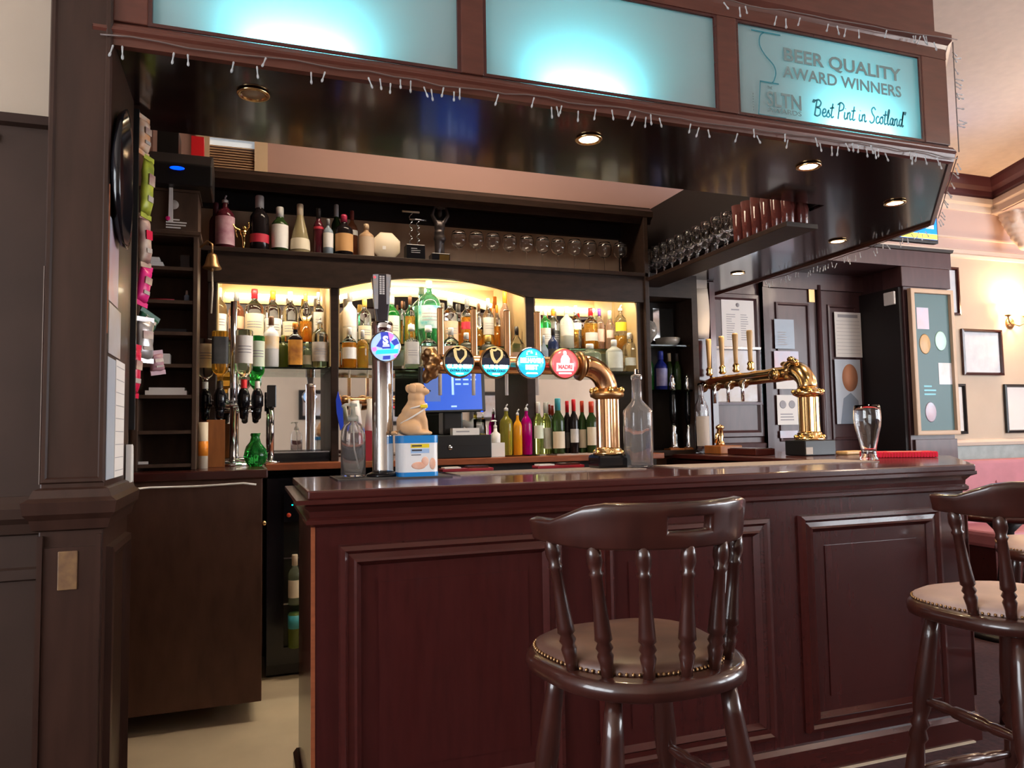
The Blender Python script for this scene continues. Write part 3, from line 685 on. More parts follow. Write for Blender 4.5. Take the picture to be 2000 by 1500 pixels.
# ------------------------------------------------------------------ bar stools
def make_stool(label, loc, rz, leather):
    t = thing('bar_stool', label, 'bar stool', loc, rz, 'captain style bar stools at the counter')
    def outline(k, n=40, ex=2.5):
        r = []
        for i in range(n):
            a = 2*math.pi*i/n; c, s = math.cos(a), math.sin(a); q = (abs(c)**ex+abs(s)**ex)**(-1/ex)
            wv = 1+.045*math.cos(2*a+math.pi)*0+(.04*abs(math.sin(a*2)) if s > 0 else 0)
            yy = .215*q*s*k; r.append((.226*q*c*k*wv*(1+.07*yy/.215), yy*wv))
        return r
    sb = MB(); L = [(.90, .742), (.99, .750), (1.0, .765), (.985, .780), (.93, .785)]; m = 40; vs = []
    for k, z in L: vs += [(x, y, z) for x, y in outline(k)]
    fs = [(j*m+i, j*m+(i+1) % m, (j+1)*m+(i+1) % m, (j+1)*m+i) for j in range(len(L)-1) for i in range(m)]
    fs += [tuple(range(m))[::-1], tuple((len(L)-1)*m+i for i in range(m))]
    sb.add(vs, fs, True).build('seat', 'stool_wood', t)
    pd = MB(); L = [(.875, .783), (.88, .796), (.80, .806), (.55, .811), (.25, .810), (.02, .809)]; vs = []
    for k, z in L: vs += [(x*(1-.13*max(0, -y/.2)**1.5), y+.020, z) for x, y in outline(k)]
    fs = [(j*m+i, j*m+(i+1) % m, (j+1)*m+(i+1) % m, (j+1)*m+i) for j in range(len(L)-1) for i in range(m)]
    fs.append(tuple((len(L)-1)*m+i for i in range(m)))
    pad = pd.add(vs, fs, True).build('seat_pad', leather, t)
    na = MB()
    for i in range(96):
        pts = outline(.892, 96); na.ball((pts[i][0]*(1-.13*max(0, -pts[i][1]/.2)**1.5), pts[i][1]+.020, .789), .0042, 6)
    na.build('nail_heads', 'oldbrass', pad)['kind'] = 'stuff'
    # curved back rail with a hand slot
    A = [-84, -74, -64, -54, -44, -33, -22, -11, 0, 11, 22, 33, 44, 54, 64, 74, 84]
    A = [-84, -76, -68, -60, -50, -40, -30, -20, -11.5, -4, 4, 11.5, 20, 30, 40, 50, 60, 68, 76, 84]
    def rz_(a):
        k = abs(a)
        top = 1.128-(.0 if k < 46 else .036*min(1, (k-46)/22)); bot = 1.038+(.0 if k < 50 else .010*(k-50)/34)
        return bot, bot+.33*(top-bot)+(.004), bot+.70*(top-bot), top
    vs = []; fs = []
    for a in A:
        for j, z in enumerate(rz_(a)):
            R = .232+.010*(j/3); q = math.radians(a); vs.append((R*math.sin(q)*1.02, -R*math.cos(q)*1.0+.03, z))
    for i in range(len(A)-1):
        for j in range(3):
            if j == 1 and -11.6 < A[i] and A[i+1] < 11.6: continue
            fs.append((i*4+j, (i+1)*4+j, (i+1)*4+j+1, i*4+j+1))
    rl = MB().add(vs, fs, True).build('back_rail', 'stool_wood', t)
    s_ = rl.modifiers.new('thick', 'SOLIDIFY'); s_.thickness = .026; s_.offset = 0
    b_ = rl.modifiers.new('round', 'BEVEL'); b_.width = .006; b_.segments = 2; b_.limit_method = 'ANGLE'; b_.angle_limit = math.radians(50)
    SP = [(0, .012), (.10, .0135), (.17, .017), (.20, .013), (.23, .018), (.27, .013), (.29, .0185), (.33, .0175), (.55, .0135), (.74, .0115), (.77, .0155), (.79, .0115), (.86, .0165), (.92, .0155), (1, .010)]
    for a in (-72, -47, -23, 0, 23, 47, 72):
        q = math.radians(a); p0 = (.196*math.sin(q), -.188*math.cos(q)+.005, .780); p1 = (.238*math.sin(q), -.234*math.cos(q)+.03, 1.05+(.008 if abs(a) > 60 else 0))
        MB().spindle(p0, p1, SP).build('spindle', 'stool_wood', t)
    LG = [(0, .016), (.10, .021), (.28, .027), (.36, .024), (.40, .018), (.42, .026), (.44, .018), (.47, .026), (.49, .019), (.55, .024), (.70, .026), (.80, .022), (.86, .016), (.88, .023), (.90, .017), (1, .014)]
    ends = []
    for sx in (-1, 1):
        for sy in (-1, 1):
            p0 = Vector((sx*.135, sy*.13, .748)); p1 = Vector((sx*.215, sy*.205, .0)); ends.append((sx, sy, p0, p1))
            MB().spindle(p0, p1, LG, 14).build('leg', 'stool_wood', t)
    def at(sx, sy, z):
        for a, b, p0, p1 in ends:
            if (a, b) == (sx, sy): return p0.lerp(p1, (.748-z)/.748)
    ST = [(0, .009), (.12, .012), (.25, .016), (.32, .012), (.36, .017), (.5, .018), (.64, .017), (.68, .012), (.75, .016), (.88, .012), (1, .009)]
    for (a, b, z) in (((-1, -1), (-1, 1), .50), ((1, -1), (1, 1), .50), ((-1, -1), (1, -1), .30), ((-1, 1), (1, 1), .30), ((-1, -1), (-1, 1), .24), ((1, -1), (1, 1), .24)):
        MB().spindle(at(*a, z), at(*b, z), ST, 10).build('stretcher', 'stool_wood', t)
    return t
make_stool('dark captain bar stool with brown leather seat, its back nearest the viewer', (.815, 1.50, 0), math.radians(2), 'leather_tan')
make_stool('dark captain bar stool with pale leather seat, cut off by right picture edge', (1.955, 1.50, 0), math.radians(-3), 'leather_pale')
make_stool('dark bar stool at the angled corner of the counter, only its pale seat edge showing', (3.03, 2.10, 0), math.radians(45), 'leather_pale')

# pink banquette along the right
bq = thing('banquette', 'pink upholstered banquette against the wall right of the bar', 'banquette', (0, 0, 0))
MB().box(5.15, 8.9, 4.55, 4.68, .35, .985).build('backrest', 'banquette_pink', bq, bevel=.03)
MB().box(5.15, 8.9, 4.02, 4.56, .36, .48).build('seat_cushion', 'banquette_pink', bq, bevel=.03)
MB().box(5.17, 8.9, 4.06, 4.66, 0, .36).build('base', 'mahogany', bq)
for i in range(9): MB().ball((5.45+i*.4, 4.548, .80), (.014, .008, .014), 10).build('button', 'banquette_pink', bq)
bt = thing('dark_table', 'dark pub table in shadow behind the second stool', 'table', (4.35, 3.35, 0))
MB().lathe([(.30, .70), (.33, .71), (.33, .735), (.31, .745), (0, .745)], n=32).build('table_top', 'mahogany', bt)
MB().lathe([(.24, 0), (.23, .03), (.07, .06), (.045, .12), (.06, .25), (.04, .45), (.05, .62), (.12, .70)], n=20).build('pedestal', 'black', bt)
BOTTLES_SHELF = [
 ('round', -0.16, 4.5, 1.815, 0.304, 0.042, 'clear', None, (0.18, 0.5, 'white'), 'white', 'white capped clear vodka bottle with red dot label, leftmost on rear shelf of left bay'),
 ('round', -0.068, 4.5, 1.815, 0.282, 0.0415, 'rosebrown', None, (0.25, 0.5, 'peach'), 'grey', 'rosy brown rum bottle with grey cap on rear shelf of left bay'),
 ('round', 0.029, 4.5, 1.815, 0.305, 0.053, 'clear', None, (0.1, 0.52, 'cream'), 'red', 'broad clear bottle with bright red cap and cream label in left bay'),
 ('round', 0.13, 4.5, 1.815, 0.301, 0.0459, 'clear', None, (0.1, 0.45, 'white'), 'orange', 'clear bottle with orange-gold capsule behind the white frosted bottle'),
 ('round', 0.226, 4.5, 1.815, 0.299, 0.0437, 'clear', None, (0.12, 0.4, 'cream'), 'white', 'clear bottle with white screw cap behind the black square bottle'),
 ('round', 0.313, 4.5, 1.815, 0.3, 0.0364, 'clear', ('orange', 0.42), None, 'gold', 'gold capped bottle part filled with orange spirit, left bay rear shelf'),
 ('square', 0.386, 4.5, 1.815, 0.304, 0.0347, 'clear', None, (0.2, 0.6, 'greylab'), 'silver', 'slim clear bottle with silver pourer at right end of left bay rear shelf'),
 ('round', 0.117, 4.345, 1.657, 0.285, 0.0413, 'frost', None, (0.35, 0.6, 'orangelab'), 'brown', 'white frosted coconut rum bottle with orange emblem on front glass shelf'),
 ('round', 0.182, 4.395, 1.657, 0.187, 0.029, 'olive', None, None, 'olive', 'small olive green bottle beside the white frosted bottle'),
 ('square', 0.246, 4.345, 1.657, 0.255, 0.0446, 'blackg', None, (0.05, 0.68, 'flame'), 'orange', 'black square bottle with flame orange label and orange cap'),
 ('round', 0.315, 4.405, 1.657, 0.153, 0.0235, 'palegreen', None, (0.15, 0.5, 'cream'), 'palegreen', 'short pale green bottle half hidden behind black square bottle'),
 ('round', 0.381, 4.345, 1.657, 0.288, 0.0451, 'clear', None, (0.12, 0.5, 'whitedark'), 'silver', 'clear bottle with white label and dark emblem at right end of left bay'),
 ('round', 0.568, 4.5, 1.815, 0.309, 0.0428, 'whitecer', None, (0.3, 0.34, 'greylab'), 'grey', 'white ceramic bottle with grey stopper, left end of arched bay'),
 ('round', 0.656, 4.5, 1.815, 0.276, 0.04, 'clear', None, (0.1, 0.4, 'cream'), 'gold', 'gold capped clear bottle left of the multicoloured tap handle'),
 ('round', 0.82, 4.5, 1.815, 0.302, 0.0462, 'green', None, (0.08, 0.58, 'paleg'), 'white', 'green bottle with white cap and pale label right of multicoloured tap handle'),
 ('round', 0.889, 4.53, 1.815, 0.279, 0.0198, 'clear', None, None, 'brown', 'slender clear bottle with brown stopper in arched bay'),
 ('round', 0.933, 4.5, 1.815, 0.307, 0.0321, 'clear', ('amberl', 0.58), None, 'brown', 'brown stoppered bottle of golden whisky behind a clear decanter'),
 ('giant', 1.052, 4.5, 1.815, 0.406, 0.073, 'seagreen', None, (0.25, 0.62, 'teal'), 'seafoam', 'giant green whisky bottle with white and teal label under the arch'),
 ('round', 1.186, 4.5, 1.815, 0.309, 0.0496, 'clear', None, (0.1, 0.5, 'peach'), 'white', 'clear whisky bottle with peach label right of the giant green bottle'),
 ('round', 1.296, 4.5, 1.815, 0.307, 0.0419, 'clear', ('orange', 0.6), (0.35, 0.5, 'redlab'), 'grey', 'orange spirit bottle with red label under the arch'),
 ('round', 1.383, 4.53, 1.815, 0.287, 0.0225, 'clear', ('amberl', 0.4), None, 'brown', 'narrow amber bottle with brown cap under the arch'),
 ('round', 1.435, 4.5, 1.815, 0.313, 0.036, 'clear', ('amberl', 0.3), (0.25, 0.62, 'greylab'), 'white', 'white capped whisky bottle with grey-blue label under the arch'),
 ('round', 1.507, 4.54, 1.815, 0.28, 0.0243, 'clear', ('orange', 0.5), None, 'orange', 'small orange topped bottle beside the tall orange capsule'),
 ('wine', 1.549, 4.5, 1.815, 0.368, 0.0322, 'pinkc', None, None, 'orange', 'tall pale pink bottle with long orange capsule, right side of arch'),
 ('round', 0.545, 4.345, 1.657, 0.235, 0.0413, 'clear', ('orange', 0.62), (0.22, 0.5, 'white'), 'clearc', 'orange spirit bottle with small white label, far left of arched bay front shelf'),
 ('round', 0.621, 4.345, 1.657, 0.222, 0.0328, 'clear', ('amberl', 0.75), None, 'clearc', 'squat amber bottle just left of the silver beer font'),
 ('decanter', 0.907, 4.345, 1.657, 0.264, 0.0493, 'clear', None, (0.1, 0.62, 'greylab'), 'clearc', 'clear decanter style bottle with grey label, left of the pair'),
 ('decanter', 1.01, 4.345, 1.657, 0.261, 0.0511, 'clear', None, (0.1, 0.5, 'cream'), 'clearc', 'clear decanter style bottle with cream label, right of the pair'),
 ('round', 1.149, 4.345, 1.657, 0.253, 0.048, 'clear', None, (0.1, 0.55, 'pinklab'), 'clearc', 'clear bottle with pinkish label behind the first black badge'),
 ('round', 1.245, 4.345, 1.657, 0.225, 0.0456, 'clear', ('amberl', 0.5), None, 'clearc', 'low shouldered amber bottle between the two black badges'),
 ('round', 1.383, 4.345, 1.657, 0.213, 0.0565, 'clear', ('orange', 0.55), None, 'gold', 'golden orange bottle above the second black badge'),
 ('house', 1.57, 4.345, 1.657, 0.273, 0.0477, 'clear', None, (0.1, 0.4, 'brownlab'), 'dark', 'clear square shouldered bottle with brown label above the blue badge'),
 ('round', 1.729, 4.5, 1.815, 0.31, 0.0266, 'clear', ('orange', 0.6), None, 'pink', 'slim orange bottle with pink cap at left end of right bay'),
 ('round', 1.826, 4.5, 1.815, 0.263, 0.0392, 'green', None, (0.08, 0.5, 'greylab'), 'white', 'green shouldered gin bottle with white cap in right bay'),
 ('round', 1.9, 4.54, 1.815, 0.273, 0.0403, 'clear', None, (0.15, 0.45, 'darklab'), 'orange', 'clear bottle with dark label and orange stopper in right bay'),
 ('round', 1.979, 4.5, 1.815, 0.283, 0.0461, 'frost2', None, (0.3, 0.55, 'greylab'), 'glassc', 'frosted round shouldered gin bottle in middle of right bay'),
 ('round', 2.059, 4.53, 1.815, 0.298, 0.0376, 'clear', None, (0.45, 0.62, 'white'), 'white', 'clear bottle with round white stopper in right bay'),
 ('round', 2.154, 4.5, 1.815, 0.279, 0.0462, 'clear', ('amberl', 0.62), (0.2, 0.4, 'greylab'), 'red', 'golden gin bottle with red cap and red seal in right bay'),
 ('round', 2.234, 4.53, 1.815, 0.284, 0.0328, 'pinkc', None, (0.2, 0.5, 'pinklab'), 'purple', 'pink bottle with purple cap in right bay'),
 ('wine', 2.296, 4.5, 1.815, 0.268, 0.0293, 'pinkc', None, (0.3, 0.5, 'pinklab'), 'palegreen', 'pale pink bottle with pale green capsule in right bay'),
 ('round', 2.35, 4.45, 1.815, 0.3, 0.0424, 'clear', ('amberl', 0.3), (0.4, 0.62, 'yellow'), 'silver', 'clear bottle with bright yellow label at right end of right bay'),
 ('house', 1.749, 4.345, 1.657, 0.223, 0.0292, 'greyblue', None, None, 'greyblue', 'grey-blue house shaped bottle right of the blue badge'),
 ('round', 1.815, 4.345, 1.657, 0.274, 0.0352, 'navy', None, (0.15, 0.5, 'darklab'), 'dark', 'navy bottle with dark cap above gap between blue and red badges'),
 ('round', 2.069, 4.345, 1.657, 0.176, 0.0724, 'palegreen', None, (0.1, 0.4, 'clearlab'), 'clearc', 'wide pale green bottle behind the brass pipe elbow'),
 ('round', 2.243, 4.345, 1.657, 0.207, 0.055, 'frost2', None, (0.1, 0.6, 'clearlab'), 'clearc', 'frosted clear bottle on front shelf of right bay'),
 ('square', 2.359, 4.345, 1.657, 0.257, 0.0487, 'clear', None, (0.15, 0.35, 'clearlab'), 'clearc', 'ridged clear bottle at right end of front glass shelf'),
]
BOTTLES_TOP = [
 ('wine', -0.179, 4.425, 2.299, 0.286, 0.0344, 'darkred', None, None, 'darkred', 'dark red bottle at left end of the top shelf'),
 ('round', -0.128, 4.345, 2.299, 0.304, 0.0508, 'darkred', None, (0.08, 0.68, 'pinkw'), 'silver', 'dark bottle with pink and white label beside the gold figurine'),
 ('wine', 0.052, 4.345, 2.299, 0.321, 0.0516, 'blackg', None, (0.15, 0.3, 'redlab'), 'silver', 'black cream liqueur bottle with silver top right of gold figurine'),
 ('wine', 0.161, 4.345, 2.299, 0.266, 0.0462, 'dgreen', None, (0.1, 0.6, 'white'), 'white', 'dark green bottle with white cap and white label on top shelf'),
 ('cone', 0.271, 4.345, 2.299, 0.293, 0.0554, 'goldc', None, (0.08, 0.3, 'cream'), 'cream', 'cone shaped sparkling wine bottle with white foil on top shelf'),
 ('wine', 0.373, 4.345, 2.299, 0.278, 0.0289, 'darkred', None, (0.55, 0.68, 'redlab'), 'dark', 'slim dark red bottle right of the cone shaped bottle'),
 ('round', 0.424, 4.315, 2.299, 0.211, 0.0288, 'greyblue', None, (0.2, 0.7, 'white'), 'grey', 'grey bottle wearing a folded white tag on top shelf'),
 ('wine', 0.484, 4.445, 2.299, 0.339, 0.0303, 'dgreen', None, None, 'silver', 'dark green bottle with silver cap behind the orange labelled bottle'),
 ('round', 0.514, 4.325, 2.299, 0.245, 0.0517, 'blackg', None, (0.1, 0.52, 'tanlab'), 'pinkred', 'dark round bottle with orange label and crimson cap on top shelf'),
 ('round', 0.573, 4.425, 2.299, 0.303, 0.0334, 'rosebrown', None, (0.5, 0.7, 'white'), 'redbrown', 'red-brown bottle peeking out behind the orange labelled bottle'),
 ('round', 0.645, 4.345, 2.299, 0.207, 0.045, 'tanc', None, (0.05, 0.75, 'tan2'), 'tan2', 'tan stoneware style bottle beside the cream octagonal plate'),
]
BOTTLES_COUNTER = [
 ('round', 1.47, 4.28, 1.137, 0.306, 0.0403, 'yellowg', None, None, 'silver', 'bottle of yellow-green cordial with pourer on back counter'),
 ('round', 1.532, 4.25, 1.137, 0.274, 0.0268, 'orangeop', None, None, 'silver', 'slim bottle of orange cordial with pourer on back counter'),
 ('round', 1.6, 4.28, 1.137, 0.306, 0.0344, 'magenta', None, None, 'silver', 'bottle of magenta cordial with pourer on back counter'),
 ('wine', 1.678, 4.28, 1.137, 0.321, 0.0314, 'ygreen', None, (0.3, 0.55, 'paleg'), 'clearc', 'yellow-green bottle next to the magenta cordial'),
 ('wine', 1.75, 4.33, 1.137, 0.323, 0.0347, 'ygreen', None, (0.1, 0.5, 'clearlab'), 'clearc', 'pale green wine bottle in the middle of the back counter row'),
 ('wine', 1.809, 4.28, 1.137, 0.343, 0.0407, 'dgreen', None, (0.1, 0.4, 'cream'), 'teal2', 'dark wine bottle with turquoise capsule and cream label'),
 ('wine', 1.894, 4.33, 1.137, 0.329, 0.0255, 'blackg', None, (0.1, 0.4, 'darklab'), 'red', 'dark wine bottle with red capsule, first of the red topped row'),
 ('wine', 1.917, 4.28, 1.137, 0.337, 0.0281, 'blackg', None, (0.2, 0.45, 'greylab'), 'red', 'dark wine bottle with red capsule and grey label, second of the row'),
 ('wine', 1.997, 4.33, 1.137, 0.329, 0.0271, 'dgreen', None, (0.1, 0.45, 'cream'), 'redor', 'dark green wine bottle with orange-red capsule, third of the row'),
 ('wine', 2.038, 4.28, 1.137, 0.324, 0.0359, 'dgreen', None, (0.15, 0.5, 'cream'), 'redor', 'dark green wine bottle with orange-red capsule nearest the brass column'),
]
BOTTLES_CORNER = [
 ('wine', 2.566, 4.55, 1.55, 0.255, 0.0318, 'redop', None, (0.1, 0.45, 'peach'), 'redor', 'orange-red bottle at left end of dark corner shelf'),
 ('wine', 2.635, 4.585, 1.55, 0.281, 0.0343, 'green2', None, None, 'green2', 'bright green wine bottle on dark corner shelf'),
 ('wine', 2.708, 4.55, 1.55, 0.272, 0.0446, 'blueg', None, (0.1, 0.55, 'bluelab'), 'blueg', 'cobalt blue bottle with violet label on dark corner shelf'),
 ('wine', 2.799, 4.585, 1.55, 0.263, 0.0263, 'dgreen', None, None, 'cream', 'dark green bottle right of the cobalt blue bottle'),
 ('wine', 2.84, 4.55, 1.55, 0.26, 0.0262, 'dgreen', None, None, 'dark', 'dark green bottle at right end of dark corner shelf'),
]
# ------------------------------------------------------------------ bottles
SHAPES = {
 'round': ([(.0, .0), (.90, .0), (1, .02), (1, .60), (.96, .65), (.80, .70), (.50, .745), (.34, .78), (.30, .82), (.30, .90)], 0, (.80, 1.0)),
 'square': ([(.0, .0), (.90, .0), (1, .02), (1, .62), (.95, .66), (.70, .71), (.38, .75), (.33, .80), (.33, .90)], 6, (.82, 1.0)),
 'wine': ([(.0, .0), (.92, .0), (1, .02), (1, .58), (.96, .63), (.75, .69), (.48, .74), (.40, .79), (.38, .92)], 0, (.74, 1.0)),
 'cone': ([(.0, .0), (.96, .0), (1, .03), (.95, .25), (.70, .48), (.45, .66), (.30, .80), (.28, .92)], 0, (.66, 1.0)),
 'giant': ([(.0, .0), (.90, .0), (1, .02), (1, .58), (.96, .66), (.82, .72), (.55, .77), (.32, .80), (.26, .84), (.24, .92)], 0, (.86, 1.0)),
 'decanter': ([(.0, .0), (.92, .0), (1, .03), (1, .56), (.94, .62), (.60, .66), (.36, .70), (.33, .80), (.42, .84)], 5, (.84, 1.0)),
 'house': ([(.0, .0), (.94, .0), (1, .02), (1, .55), (.97, .58), (.30, .76), (.28, .80), (.28, .86)], 7, (.78, 1.0)),
}
def cut(prof, z0, z1):
    r = []
    def at(z):
        for (ra, za), (rb, zb) in zip(prof[:-1], prof[1:]):
            if za <= z <= zb and zb > za: return ra+(rb-ra)*(z-za)/(zb-za)
        return prof[-1][0]
    r.append((at(z0), z0)) if z0 > 0 else r.extend(p for p in prof if p[1] <= 0)
    r += [p for p in prof if z0 < p[1] < z1]; r.append((at(z1), z1)); return r
def bottle(shape, x, y, z, h, r, glass, liq, lab, cap, label, group, flip=False, name='bottle', pourer=False):
    prof, sq, (c0, c1) = SHAPES[shape]; rr = r*(.86 if sq else 1)
    t = thing(name, label, 'bottle', (x, y, z), 0, group)
    if flip: t.rotation_euler = (math.pi, 0, 0)
    n = 24 if sq else 20; rot = 0
    S = lambda P: [(a*rr, b*h) for a, b in P]
    if liq:
        lc, lv = liq
        MB().lathe(S(cut(prof, 0, lv)), n=n, sq=sq).build('liquid', 'g_'+lc, t)
        MB().lathe(S(cut(prof, lv, prof[-1][1])), n=n, sq=sq).build('glass_body', 'g_'+glass, t)
    else: MB().lathe(S(prof), n=n, sq=sq).build('glass_body', 'g_'+glass, t)
    if lab:
        z0, z1, lc = lab; z1 = min(z1, .60 if shape not in ('cone',) else z1)
        P = [(a*1.012+.0, b) for a, b in cut(prof, max(z0, .03), z1)] if shape != 'cone' else [(a*1.03, b) for a, b in cut(prof, max(z0, .04), z1)]
        if flip: A = (math.pi*.05, math.pi*.95)
        else: A = (math.pi*1.08, math.pi*1.98)
        l = MB().lathe(S(P), n=14 if not sq else 20, sq=sq, arc=A).build('label', 'l_'+lc, t)
        if glass in ('clear', 'green', 'seagreen', 'whitecer') and h > .25 and z1-z0 > .25:
            mid = (z0+z1)/2; tl = MB()
            for k in (-.05, .0, .05): tl.lathe(S([(1.02, mid+k-.009), (1.02, mid+k+.009)]), n=6, sq=sq, arc=(A[0]+.5, A[1]-.7))
            tl.build('label_print', 'ink_grey', l)
    cr = prof[-1][0]*1.18; top = prof[-1][1]
    if cap == 'silver' and c0 >= .8 and not flip and shape == 'round':      # speed pourer
        m = MB().lathe(S([(cr*.95, top-.03), (cr*.95, top+.02), (cr*.5, top+.035), (cr*.3, top+.05)]), n=12)
        m.tube([(0, 0, (top+.04)*h), (0, -.004, (top+.07)*h), (.006, -.012, 1.0*h)], .0042, 8); m.build('pourer', 'c_silver', t)
    else:
        MB().lathe(S([(cr, c0+.02 if shape != 'wine' else .78), (cr*1.02, min(.985, top+.06)), (cr*.9, 1.0), (0, 1.0)]), n=14).build('cap', 'c_'+cap, t)
    return t
for b in BOTTLES_SHELF: bottle(*b, group='spirit bottles on the lit back bar shelves')
for b in BOTTLES_TOP: bottle(*b, group='bottles on the dim top shelf')
for b in BOTTLES_COUNTER: bottle(*b, group='bottles standing on the back counter')
for b in BOTTLES_CORNER: bottle(*b, group='bottles on the dark corner shelf')

# red seal on the golden gin, red emblem on the vodka are part of their labels; the optic stand holds upturned bottles
st = thing('optic_stand', 'chrome rotary optic stand holding upturned spirit bottles, left end of back bar', 'optic stand', (-.075, 4.16, 1.125))
MB().lathe([(.10, 0), (.10, .012), (.06, .022), (.02, .03)], n=28).build('base', 'chrome', st)
MB().tube([(0, 0, .02), (0, 0, .86)], .017, 14).build('pole', 'chrome', st)
MB().lathe([(.03, .30), (.12, .305), (.12, .315), (.03, .32)], n=28).build('carrier_plate', 'chrome', st)
SPOTS = [(-.135, -.02), (-.062, -.105), (.052, -.11), (.118, -.045), (.0, .10)]
for (dx, dy) in SPOTS[:4]:
    MB().tube([(0, 0, .33), (dx*.55, dy*.55, .335), (dx, dy, .335)], .007, 8).build('arm', 'chrome', st)
    m = MB().lathe([(.008, .235), (.019, .245), (.021, .275), (.024, .30), (.030, .31), (.030, .36), (.022, .385), (.013, .40)], (dx, dy, 0), 14)
    m.build('optic_measure', 'black_gloss', st)
    MB().lathe([(.0222, .278), (.0245, .298), (.0222, .300)], (dx, dy, 0), 14).build('measure_glass', 'glass_thin', st)
OB = [(-.21, 4.14, 'clear', ('l', 'cream'), 'white', 'upturned clear bottle with cream label at far left of the optic stand', .27, .040, 'clear'),
      (-.137, 4.055, 'blackg', ('l', 'darklab'), 'dark', 'upturned square whiskey bottle with black label on the optic stand', .30, .046, 'amberl'),
      (-.023, 4.05, 'clear', ('l', 'white'), 'red', 'upturned clear vodka bottle with white label and red mark on the optic stand', .31, .043, 'clear'),
      (.043, 4.115, 'green', ('l', 'paleg'), 'white', 'upturned bright green gin bottle on the optic stand', .29, .036, 'green')]
for x, y, g, lb, cp, label, h, r, lq in OB:
    bottle('square' if g == 'blackg' else 'round', x, y, 1.51+h, h, r, g if g != 'blackg' else 'amberl', None, (.10, .56, lb[1]), cp, label, 'upturned bottles on the optic stand', flip=True)
s2 = thing('chrome_dispenser', 'slim chrome dispenser post standing before the left bay mirror', 'dispenser', (.118, 4.27, 1.131))
MB().lathe([(.045, 0), (.045, .008), (.02, .014)], n=20).build('base', 'chrome', s2); MB().tube([(0, 0, .01), (0, 0, .33)], .014, 12).build('post', 'chrome', s2)
MB().box(-.024, .024, -.022, .022, .30, .42).build('head', 'black_gloss', s2, bevel=.004)
# ------------------------------------------------------------------ glasses
def glass_proto(name, label, cat, prof, group, m='glass', n=18, foot=None):
    t = thing(name, label, cat, (0, 0, 0), 0, group)
    MB().lathe(prof, n=n).build('bowl', m, t)
    if foot: MB().lathe(foot, n=n).build('stem', m, t)
    return t
# balloon glasses on the top shelf
bal = ([(.006, .105), (.022, .108), (.040, .125), (.048, .155), (.045, .185), (.036, .205), (.034, .205), (.043, .184), (.0455, .155), (.038, .128), (.020, .112), (0, .110)])
foot = [(.0, .0), (.034, .0), (.034, .003), (.008, .008), (.0042, .02), (.0042, .09), (.007, .106), (0, .107)]
p = glass_proto('balloon_glass', 'balloon gin glass first from the bronze statuette on the top shelf', 'glass', bal, 'balloon glasses on the top shelf', foot=foot)
p.location = (1.205, 4.345, 2.299)
NTH = ['second', 'third', 'fourth', 'fifth', 'sixth', 'seventh', 'eighth', 'ninth', 'tenth', 'eleventh']
for i in range(10): dup(p, (1.205+.110*(i+1), 4.345+.006*((i*7) % 3-1), 2.299), None, 'balloon gin glass %s from the bronze statuette on the top shelf' % NTH[i])
# wine glasses on the hanging rack
wg = [(.006, .085), (.022, .088), (.036, .105), (.040, .135), (.036, .175), (.032, .195), (.030, .195), (.034, .174), (.038, .135), (.034, .108), (.020, .092), (0, .09)]
wf = [(.0, .0), (.034, .0), (.034, .003), (.008, .008), (.0042, .02), (.0042, .075), (.007, .086), (0, .087)]
p = glass_proto('wine_glass', 'wine glass at the far end of the hanging rack, front row', 'glass', wg, 'wine glasses on the hanging rack', foot=wf)
p.location = (2.50, 4.50, 2.268)
for i in range(11):
    dup(p, (2.50-.002*i, 4.50-(i+1)*.098, 2.268), None, 'wine glass %s from the far end of the hanging rack, front row' % (NTH+['twelfth'])[i])
for i in range(11):
    dup(p, (2.586-.002*i, 4.455-i*.098, 2.268), None, 'wine glass %s from the far end of the hanging rack, back row' % (['first']+NTH)[i])
tg = [(.0, .0), (.026, .0), (.028, .004), (.036, .205), (.0345, .205), (.027, .012), (0, .010)]
mat('glass_red_reflection', (.42, .13, .11), .06, trans=.8, ior=1.4)  # red reflections in the tall glasses are put in as tint
t0 = thing('tall_glass', 'tall reddish glass nearest the viewer on the hanging rack', 'glass', (2.49, 2.945, 2.268), 0, 'tall reddish glasses on the hanging rack')
MB().lathe(tg, n=18).build('bowl', 'glass_red_reflection', t0)
for i in range(5): dup(t0, (2.492, 2.945+(i+1)*.078, 2.268), None, 'tall reddish glass %s from the near end of the hanging rack' % NTH[i])
for i in range(6): dup(t0, (2.575, 2.945+i*.078, 2.268), None, 'tall reddish glass in back row of rack, %s from the near end' % (['first']+NTH)[i])
